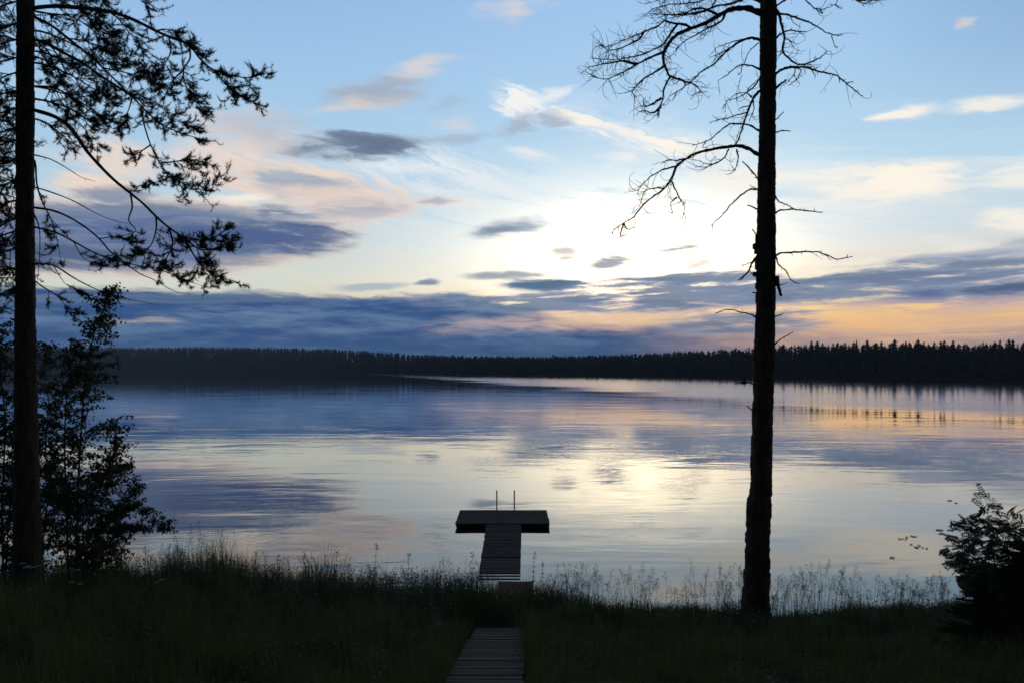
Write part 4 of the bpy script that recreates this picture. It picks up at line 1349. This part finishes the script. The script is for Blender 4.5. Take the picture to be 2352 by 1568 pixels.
def build_right_bush():
    r = random.Random(77)
    d = 11.0
    b = gpt(2300, d)
    root = thing('rowan_bush', 'rowan bush with feathery leaves at the right edge of the shore', 'bush', b)
    mb, lv = MB(), MB()
    stems = [[b, P(2290, 1330, d), P(2275, 1240, d), P(2268, 1165, d)], [b, P(2270, 1340, d, -.2), P(2235, 1280, d, -.2), P(2200, 1250, d, -.2)], [b, P(2280, 1350, d, .2), P(2250, 1310, d, .2), P(2215, 1290, d, .2)],
             [b, P(2320, 1330, d, .3), P(2315, 1250, d, .3), P(2320, 1200, d, .3)], [b, P(2350, 1340, d), P(2352, 1260, d), P(2370, 1215, d)], [b, P(2275, 1300, d, .4), P(2240, 1225, d, .4), P(2232, 1200, d, .4)], [b, P(2400, 1340, d), P(2430, 1250, d), P(2440, 1215, d)],
             [b, P(2290, 1370, d, -.4), P(2260, 1330, d, -.5), P(2230, 1322, d, -.5)]]
    for st in stems:
        sp = smooth_path(st, 5)
        n = len(sp)
        mb.tube(sp, [0.012 * (1 - 0.8 * i / (n - 1)) for i in range(n)], 5)
        for _ in range(100):
            i = r.randint(n // 5, n - 1)
            p = sp[i] + rand_unit(r) * 0.10
            th = r.uniform(0, 6.28)
            q = Vector((math.cos(th), math.sin(th), r.uniform(0.0, 0.9))).normalized()
            if i == n - 1:
                q = ((sp[-1] - sp[-2]).normalized() + rand_unit(r) * 0.5).normalized()
            L = r.uniform(0.10, 0.24)
            k = 7
            pts = [p]
            for j in range(k):
                q = (q + Vector((0, 0, -0.10))).normalized()
                pts.append(pts[-1] + q * (L / k))
            mb.tube(pts, [0.003] * k + [0.0015], 3, cap=False)
            nrm = (Vector((0, 0, 1)) + rand_unit(r) * 1.0).normalized()
            for j in range(2, k + 1):
                t = (pts[j] - pts[j - 1]).normalized()
                s = t.cross(nrm).normalized()
                for sg in (-1, 1):
                    lv.leaf(pts[j], t * 0.55 + s * sg * 0.8 + Vector((0, 0, -.15)), nrm, r.uniform(.045, .065), .024)
            lv.leaf(pts[-1], q, nrm, .055, .024)
    mb.build('stem', M['twig'], root)
    lv.build('foliage', M['rowan'], root)
    # young spruces under it
    for (x, dd, top, R, lab) in ((2262, 10.6, 1310, 0.62, 'small dense spruce growing at the foot of the rowan bush'), (2345, 10.9, 1240, 0.8, 'dense young spruce at the right edge behind the rowan bush')):
        b = gpt(x, dd)
        root = thing('young_spruce', lab, 'tree', b)
        zt = ZC - (top - YH) / F * dd
        H = zt - b.z
        mb, acc = MB(), []
        mb.tube([b, b + Vector((0, 0, H * .5)), b + Vector((0, 0, H))], [.03, .018, .004], 6)
        tr = mb.build('trunk', M['bark'], root)
        br = MB()
        for i in range(120):
            t = r.random() ** 0.8
            z = b.z + H * (0.02 + 0.95 * t)
            L = R * (1 - t) ** 0.8 * r.uniform(0.75, 1.1) + 0.05
            th = r.uniform(0, 6.28)
            q = Vector((math.cos(th), math.sin(th), 0.15))
            pts = [Vector((b.x, b.y, z))]
            for j in range(6):
                q = (q + Vector((0, 0, -0.09 if j < 3 else 0.08)) + rand_unit(r) * 0.06).normalized()
                pts.append(pts[-1] + q * (L / 6))
            br.tube(pts, [.006 * (1 - .8 * j / 6) for j in range(7)], 3, cap=False)
            for j in range(1, 7):
                t_ = (pts[j] - pts[j - 1]).normalized()
                s = t_.cross(Vector((0, 0, 1))).normalized()
                for sg in (-1, 1):
                    for h in range(2):
                        o = pts[j - 1].lerp(pts[j], h * 0.5)
                        e = o + (t_ * 0.7 + s * sg * 0.7 + Vector((0, 0, -.15))).normalized() * (L * 0.28 * (1.15 - j / 7) + 0.03)
                        w_ = Vector((0, 0, 0.012)) + t_ * 0.008
                        acc.append((o - w_, o + w_, e))
                        for _ in range(6):
                            u = o.lerp(e, r.random())
                            dv = ((e - o).normalized() * 0.7 + rand_unit(r) * 0.7) * 0.022
                            ww = rand_unit(r) * 0.0035
                            acc.append((u - ww, u + ww, u + dv))
        br.build('branch', M['twig'], root)
        tri_object('foliage', acc, M['needle'], root)


build_right_bush()


# ------------------------------------------------------------------ rowing boat behind the bush
def build_boat():
    bow = P(2203, 1328, 13.4)
    root = thing('rowing_boat', 'brown wooden rowing boat with its bow peeking out behind the rowan bush', 'boat', (bow.x + 2.0, 13.4, 0.3))
    L, n = 3.9, 16
    hull, rail = MB(), []
    rows = []
    for i in range(n + 1):
        t = i / n
        x = bow.x + L * t
        wd = 0.62 * (math.sin(math.pi * min(1, 0.02 + t * 0.62)) ** 0.75) if t < 0.8 else 0.62 * (math.sin(math.pi * 0.516) ** 0.75) * (1 - (t - 0.8) * 0.9)
        zt = bow.z - 0.26 * math.sin(math.pi * 0.5 * min(1, t * 1.6)) + 0.05 * max(0, t - 0.7)
        zk = zt - 0.42 - 0.10 * math.sin(math.pi * t) + 0.28 * (1 - min(1, t * 4)) ** 2
        rows.append([(x, 13.4 + wd * math.sin(a) if True else 0, zk + (zt - zk) * (1 - math.cos(a) ** 1.0 if True else 0)) for a in np.linspace(-math.pi / 2, math.pi / 2, 13)])
    for rw in rows:
        hull.v += [Vector(p) for p in rw]
    m = 13
    for i in range(n):
        for k in range(m - 1):
            a = i * m + k
            hull.f.append((a, a + 1, a + m + 1, a + m))
    hull.f.append(tuple(n * m + k for k in range(m)))
    ho = hull.build('hull', M['boat'], root, smooth=True)
    so = ho.modifiers.new('thickness', 'SOLIDIFY')
    so.thickness = 0.025
    mb = MB()
    for k in (0, m - 1):
        mb.tube([Vector(rw[k]) + Vector((0, 0, 0.01)) for rw in rows], [0.026] * (n + 1), 6)
    mb.build('gunwale', M['boat'], root)
    for i in (5, 10):
        a, b = rows[i][1], rows[i][m - 2]
        mb = MB()
        mb.box(((a[0] + b[0]) / 2, 13.4, a[2] - 0.1), (0.22, abs(b[1] - a[1]), 0.025))
        mb.build('seat', M['boat'], root)


build_boat()


# ------------------------------------------------------------------ lily pads
def build_pads():
    r = random.Random(6)
    pads = [(1775, 395, 50), (1850, 395, 46), (1885, 390, 34), (1790, 418, 40), (1843, 193, 36), (1888, 211, 26), (1588, 438, 30), (1608, 441, 24), (1553, 441, 16), (1548, 450, 18), (1502, 457, 22), (1522, 455, 14), (1543, 461, 14),
            (1580, 495, 22), (1628, 498, 14), (1641, 504, 18), (1612, 512, 26), (1624, 517, 22), (1660, 516, 16), (1688, 522, 18), (1450, 583, 34)]
    for zx, zy, wz in pads:
        x = (1700 + zx / 2.735) * 0.91875
        y = (1180 + zy / 2.735) * 0.91875
        D = ZC * F / (y - YH)
        R = wz / 2.735 * 0.91875 / F * D / 2 * 0.95
        mb = MB()
        n = 18
        a0 = r.uniform(0, 6.28)
        mb.v.append(Vector((0, 0, 0.006)))
        for k in range(n + 1):
            a = a0 + 0.22 + (6.283 - 0.44) * k / n
            rr = R * r.uniform(.96, 1.04)
            mb.v.append(Vector((math.cos(a) * rr, math.sin(a) * rr * 0.9, 0.008 + (0.012 if r.random() < .25 else 0))))
        nn = len(mb.v)
        mb.v += [q - Vector((0, 0, 0.005)) for q in mb.v[:nn]]
        for k in range(1, n + 1):
            mb.f.append((0, k, k + 1))
            mb.f.append((nn, nn + k + 1, nn + k))
            mb.f.append((k, nn + k, nn + k + 1, k + 1))
        ob = mb.build('lily_pad', M['pad'])
        ob.location = ((x - 1176) / F * D, D, 0.004)
        tag(ob, 'flat round water lily leaf floating off the right shore near the rowan bush', 'lily pad', 'lily pads floating off the right shore')


build_pads()


# ------------------------------------------------------------------ grass and herbs
def on_path(x, y):
    return ((x > -0.57) & (x < 0.11) & (y < 11.9)) | ((x > -0.27) & (x < 0.42) & (y > 14.3))


def blades(name, n, xr, yr, hfun, wfun, material, label, lean=0.35, keep=None, seed=1, cat='grass'):
    g = np.random.default_rng(seed)
    x = g.uniform(*xr, n)
    y = g.uniform(*yr, n)
    ok = (~on_path(x, y)) & (np.abs(x) < 0.66 * y + 1.0)
    s = shore_y(x) - y
    ok &= s > -0.25
    if keep is not None:
        ok &= g.random(n) < keep(x, y, s)
    x, y, s = x[ok], y[ok], s[ok]
    n = len(x)
    z = ground_z(x, y) - 0.02
    h = hfun(x, y, s, g)
    w = wfun(g, n)
    th = g.uniform(0, 2 * np.pi, n)
    ln = np.abs(g.normal(0, lean, n)) * h
    lx, ly = np.cos(th) * ln, np.sin(th) * ln
    ph = g.uniform(0, 2 * np.pi, n)
    sx, sy = np.cos(ph) * w, np.sin(ph) * w
    zero = np.zeros(n)
    def pt(fx, k, wf):
        return np.stack([x + lx * fx + sx * wf, y + ly * fx + sy * wf, z + h * k], -1)
    V = np.stack([pt(0, 0, 1), pt(0, 0, -1), pt(.22, .5, .8), pt(.22, .5, -.8), pt(.62, .85, .45), pt(.62, .85, -.45), pt(1.0, 0.97, 0)], 1).reshape(-1, 3)
    b = np.arange(n) * 7
    Q = np.concatenate([np.stack([b, b + 1, b + 3, b + 2], -1), np.stack([b + 2, b + 3, b + 5, b + 4], -1)])
    T = np.stack([b + 4, b + 5, b + 6], -1)
    return tag(np_mesh(name, V, Q, T, material), label, cat, kind='stuff')


def h_turf(x, y, s, g):
    left = 1 / (1 + np.exp((x + 1.6) / 0.6))
    mid = np.exp(-((x + 0.2) / 0.8) ** 2)
    edge = np.clip(1 - np.abs(s - 0.8) / 1.6, 0, 1)
    right = 1 / (1 + np.exp(-(x - 0.9) / 0.3))
    h = 0.20 + 0.13 * left + edge * (0.12 + 0.16 * left) - 0.05 * mid * (s > 2.5) + 0.13 * mid * (s < 2.6) - right * np.clip(1.6 - s, 0, 1) * 0.16
    h = h + 0.14 * np.exp(-((np.abs(x + 0.22) - 0.45) / 0.10) ** 2) * (y < 12.2)
    h = h * (1 + 0.38 * np.sin(x * 3.1 + 1.3 * np.sin(y * 1.7)) * np.sin(y * 2.3) + 0.30 * np.sin(x * 7.3 + 2 * np.sin(y * 3.1)))
    return h * g.uniform(0.55, 1.3, len(x))


blades('grass', 150000, (-10.5, 10.5), (4.5, 15.4), h_turf, lambda g, n: g.uniform(.0025, .006, n), M['grass'], 'dense green grass covering the bank', 0.35, seed=3)
blades('dry_grass', 16000, (-10.5, 10.5), (5.0, 15.3), lambda x, y, s, g: h_turf(x, y, s, g) * 1.25, lambda g, n: g.uniform(.0018, .0035, n), M['straw'], 'thin dry grass stalks mixed into the green grass of the bank', 0.3, seed=8,
       keep=lambda x, y, s: 0.3 + 0.7 * np.exp(-(s / 1.5) ** 2), cat='dry grass')


def build_seed_grass():
    """tall grass with airy seed heads along the water's edge"""
    r = random.Random(13)
    mb = MB()
    tri = []
    def stalk(x, y, h):
        z = float(ground_z(x, y))
        p = Vector((x, y, max(z, -0.05) - 0.02))
        q = Vector((r.uniform(-.14, .14), r.uniform(-.1, .1), 1)).normalized()
        bend = Vector((r.uniform(-.16, .16), r.uniform(-.12, .12), -0.02))
        pts = [p]
        for j in range(7):
            q = (q + bend * (0.25 + 0.18 * j) * 0.5).normalized()
            pts.append(pts[-1] + q * (h / 7))
        mb.tube(pts, [0.0032 - 0.00025 * j for j in range(8)], 3, cap=False)
        # seed head on the upper third
        for _ in range(r.randint(14, 30)):
            u = r.uniform(4.6, 7.0)
            j = min(6, int(u))
            o = pts[j].lerp(pts[j + 1], u - j)
            L = (7.4 - u) * 0.035 + 0.015
            dv = (rand_unit(r) + Vector((0, 0, 0.45)) + q * 0.4).normalized()
            e = o + dv * L
            w = rand_unit(r) * 0.0009
            tri.append((o - w, o + w, e))
            for _ in range(3):
                s = o.lerp(e, r.uniform(.45, 1.05))
                ww = rand_unit(r) * 0.0040
                tri.append((s - ww, s + ww, s + (dv + rand_unit(r) * .7) * 0.014))
        # a long leaf or two
        for _ in range(2):
            o = pts[r.randint(0, 3)]
            th = r.uniform(0, 6.28)
            dv = Vector((math.cos(th), math.sin(th), 1.3)).normalized()
            e = o + dv * h * 0.28
            f = e + (dv + Vector((math.cos(th), math.sin(th), -1.3))).normalized() * h * 0.16
            w = Vector((-math.sin(th), math.cos(th), 0)) * 0.0035
            tri.append((o - w, o + w, e))
            tri.append((e - w * .8, e + w * .8, f))
    # denser tufts right of the step, thinner on the left
    spots = [(1270, 60, .5), (1330, 70, .65), (1400, 80, .6), (1470, 80, .65), (1560, 80, .6), (1640, 60, .72), (1690, 60, .7), (1790, 60, .6), (1850, 60, .72), (1890, 70, .78), (1950, 60, .62), (2010, 60, .55), (2150, 60, .55), (2090, 60, .5)]
    for x, sp, h in spots:
        for _ in range(int(r.uniform(14, 40))):
            xx = r.gauss(x, sp * 0.36)
            d = r.uniform(13.2, 14.4)
            X = (xx - 1176) / F * d
            d = min(d, float(shore_y(X)) + 0.15)
            if on_path(np.array(X), np.array(d)):
                continue
            stalk(X, d, h * r.uniform(0.45, 1.3))
    for _ in range(240):
        xx = r.uniform(330, 1130)
        d = r.uniform(12.6, 14.6)
        X = (xx - 1176) / F * d
        stalk(X, min(d, float(shore_y(X))), r.uniform(0.45, 0.85))
    for _ in range(16):
        xx = r.gauss(470, 45)
        X = (xx - 1176) / F * 14
        stalk(X, 14.0, r.uniform(0.8, 1.15))
    for _ in range(90):
        xx = r.choice((r.uniform(0, 1050), r.uniform(1230, 2340)))
        d = r.uniform(8.5, 12.5)
        X = (xx - 1176) / F * d
        stalk(X, d, r.uniform(0.3, 0.6))
    o1 = mb
    for a, b, c in tri:
        k = len(o1.v)
        o1.v += [a, b, c]
        o1.f.append((k, k + 1, k + 2))
    tag(o1.build('seed_grass', M['straw']), "tall fine grass with airy seed heads along the water's edge", 'seed grass', kind='stuff')


build_seed_grass()


def build_undergrowth():
    """leafy herbs in the bank"""
    g = random.Random(23)
    lv = MB()
    n = 0
    while n < 3000:
        left = g.random() < 0.72
        x = g.uniform(-9.5, -0.75) if left else g.uniform(0.4, 9.5)
        sh = float(shore_y(x))
        y = sh - abs(g.gauss(0.7, 0.9)) if g.random() < .75 else g.uniform(6.0, sh)
        if y > sh - 0.05 or abs(x) > 0.66 * y + 0.5 or bool(on_path(np.array(x), np.array(y))):
            n += 1
            continue
        if not left and y > sh - 0.9 and g.random() < 0.75:
            n += 1
            continue
        z = float(ground_z(x, y))
        h = g.uniform(0.30, 0.68) * (1.0 if left else 0.6) * (1.0 if y > sh - 3 else 0.7)
        lean = Vector((g.uniform(-.25, .25), g.uniform(-.2, .2), 1)).normalized()
        p0 = Vector((x, y, z))
        k = int(h * 34) + 5
        for i in range(k):
            t = (i + 0.6) / k
            o = p0 + lean * h * t
            th = i * 2.4 + g.uniform(-.4, .4)
            dv = Vector((math.cos(th), math.sin(th), g.uniform(-.1, .7)))
            s = g.uniform(.05, .10) * (1.15 - 0.6 * t)
            lv.leaf(o, dv, Vector((0, 0, 1)) + rand_unit(g) * .3, s, s * 0.34)
        n += 1
    tag(lv.build('undergrowth', M['herb']), 'low leafy herbs crowding the grass of the bank', 'undergrowth', kind='stuff')


build_undergrowth()


def leafy_plant(x, ytop, d, r, label, flower=True, group=None):
    """an upright herb seen with its tip at (x, ytop)"""
    base = gpt(x + r.uniform(-4, 4), d)
    tip = P(x, ytop, d)
    root = thing('leafy_plant', label, 'plant', base, group)
    mb, lv, fl = MB(), MB(), MB()
    mid = base.lerp(tip, 0.5) + Vector((r.uniform(-.02, .02), 0, 0))
    sp = smooth_path([base, mid, tip], 5)
    n = len(sp)
    mb.tube(sp, [.005 - .003 * i / n for i in range(n)], 5)
    H = (tip - base).length
    k = int(H * 42)
    for i in range(k):
        t = 0.2 + 0.66 * i / k
        o = sp[min(n - 1, int(t * (n - 1)))]
        th = i * 2.4
        dv = Vector((math.cos(th), math.sin(th) * .8, r.uniform(.0, .6)))
        s = r.uniform(.06, .10) * (1.2 - .6 * t)
        lv.leaf(o, dv, Vector((0, 0, 1)), s, s * .28)
    for i in range(14 if flower else 7):
        o = tip + Vector((0, 0, -r.uniform(0, .12)))
        dv = rand_unit(r)
        dv.z = abs(dv.z) * .7
        fl.leaf(o + dv * .012, dv, rand_unit(r), .03, .02)
    mb.build('stem', M['twig'], root)
    lv.build('foliage', M['herb'], root)
    fl.build('flower_head', M['herb'], root)
    return root


rp = random.Random(50)
PL = [(1085, 1270, 14.2, 'tall leafy herb with a knobbed tip just left of the sunken jetty walkway'),
      (1228, 1268, 14.4, 'tall leafy herb standing at the right corner of the reddish plank step'),
      (1246, 1290, 14.3, 'shorter leafy herb second to the right of the reddish plank step'),
      (865, 1247, 13.9, 'tallest slender herb poking above the left bank grass against the water'),
      (940, 1270, 14.0, 'herb with nodding tip between the tallest herb and the jetty walkway'),
      (945, 1302, 13.8, 'short herb below the nodding one on the left bank'),
      (1005, 1315, 14.2, 'small herb in the low left bank grass nearest the jetty walkway'),
      (640, 1272, 13.6, 'leafy herb rising in the middle of the left bank edge'),
      (700, 1268, 13.6, 'leafy herb right of the middle of the left bank edge'),
      (775, 1262, 13.8, 'thin herb left of the tallest herb on the left bank'),
      (472, 1262, 13.2, 'bushy herb on the left bank edge nearest the birch bush')]
for x, yt, d, lab in PL:
    leafy_plant(x, yt, d, rp, lab)


def white_umbel(x, y, d, r, sc=1.0):
    base = gpt(x, d)
    tip = P(x, y, d)
    if tip.z < base.z + 0.25:
        tip.z = base.z + 0.25
    root = thing('white_flower', 'small flat white flower head in the dark grass at the foot of the pine', 'flower', base, 'white flowers on the left bank')
    mb, fl = MB(), MB()
    mb.tube([base, base.lerp(tip, .5) + Vector((.01, 0, 0)), tip], [.004, .003, .002], 4)
    for i in range(10):
        th, rr = i * 2.4, 0.035 * sc * math.sqrt((i + .5) / 10)
        c = tip + Vector((math.cos(th) * rr, math.sin(th) * rr, .025 - rr * .2))
        mb.tube([tip, c], [.0013, .001], 3, cap=False)
        for k in range(6):
            a = k * 1.047
            fl.leaf(c, Vector((math.cos(a), math.sin(a), .25)), Vector((0, 0, 1)), .011 * sc, .008 * sc)
    mb.build('stem', M['twig'], root)
    fl.build('blossom', M['white'], root)


rf = random.Random(61)
for x, y, d in ((52, 1297, 10.2), (66, 1303, 10.2), (74, 1306, 10.4), (60, 1306, 10.0), (88, 1303, 10.4), (178, 1312, 10.6), (165, 1340, 10.2), (184, 1344, 10.2), (67, 1357, 9.6), (360, 1340, 10.8), (372, 1334, 10.9), (880, 1458, 9.3), (978, 1492, 8.6), (1770, 1650, 7.4), (1790, 1656, 7.4)):
    if x < 400:
        white_umbel(x, y, d, rf)


def yellow_flower(x, y, d, r):
    base = gpt(x, d)
    tip = P(x, y, d)
    tip.z = max(tip.z, base.z + .2)
    root = thing('yellow_flower', 'tiny yellow flower in the dark grass of the right bank', 'flower', base, 'yellow flowers on the right bank')
    mb, fl = MB(), MB()
    mb.tube([base, tip], [.003, .0015], 4)
    for q in range(4):
        c = tip + Vector((r.uniform(-.025, .025), r.uniform(-.02, .02), r.uniform(-.06, .0)))
        mb.tube([tip - Vector((0, 0, .08)), c], [.0012, .001], 3, cap=False)
        for k in range(5):
            a = k * 1.257
            fl.leaf(c, Vector((math.cos(a), math.sin(a), .3)), Vector((0, 0, 1)), .013, .009)
    mb.build('stem', M['twig'], root)
    fl.build('blossom', M['yellow'], root)


for x, y, d in ((1745, 1400, 12.0), (1622, 1393, 12.2), (1630, 1402, 12.1), (2168, 1470, 10.0), (2176, 1473, 10.0), (2290, 1475, 9.6), (2256, 1472, 9.8), (2075, 1522, 9.0), (2084, 1525, 9.0)):
    yellow_flower(x, y, d, rf)


# reeds standing in the water behind the rowan
def build_reeds():
    g = random.Random(9)
    tri = []
    for _ in range(70):
        x = g.choice((g.uniform(2300, 2400), g.uniform(2205, 2240) if g.random() < .3 else g.uniform(2320, 2400)))
        d = g.uniform(16, 17.5)
        X = (x - 1176) / F * d
        zt = ZC - (g.uniform(1165, 1260) - YH) / F * d
        lx = g.uniform(-.12, .12)
        a, b, c = Vector((X, d, -.1)), Vector((X + lx * .3, d, zt * .6)), Vector((X + lx, d + g.uniform(-.1, .1), zt))
        w = Vector((.006, 0.003, 0))
        tri += [(a - w, a + w, b + w), (a - w, b + w, b - w), (b - w, b + w, c)]
    tag(tri_object('reeds', tri, M['reed'], None), 'thin upright reeds standing in the water behind the rowan bush', 'reeds', kind='stuff')


build_reeds()


# ------------------------------------------------------------------ evening haze
def build_haze():
    mb = MB()
    mb.box((0, 1700, 29.0), (13000, 15400, 66.0))
    m = bpy.data.materials.new('haze')
    m.use_nodes = True
    m.node_tree.nodes.clear()
    w = G(m.node_tree)
    pv = w.n('ShaderNodeVolumePrincipled')
    pv.inputs['Color'].default_value = (0.82, 0.90, 1.0, 1)
    pv.inputs['Density'].default_value = 0.00021
    pv.inputs['Anisotropy'].default_value = 0.0
    o = w.n('ShaderNodeOutputMaterial')
    w.put(o.inputs['Volume'], pv.outputs[0])
    m.cycles.homogeneous_volume = True
    tag(mb.build('haze', m), kind='stuff')


build_haze()
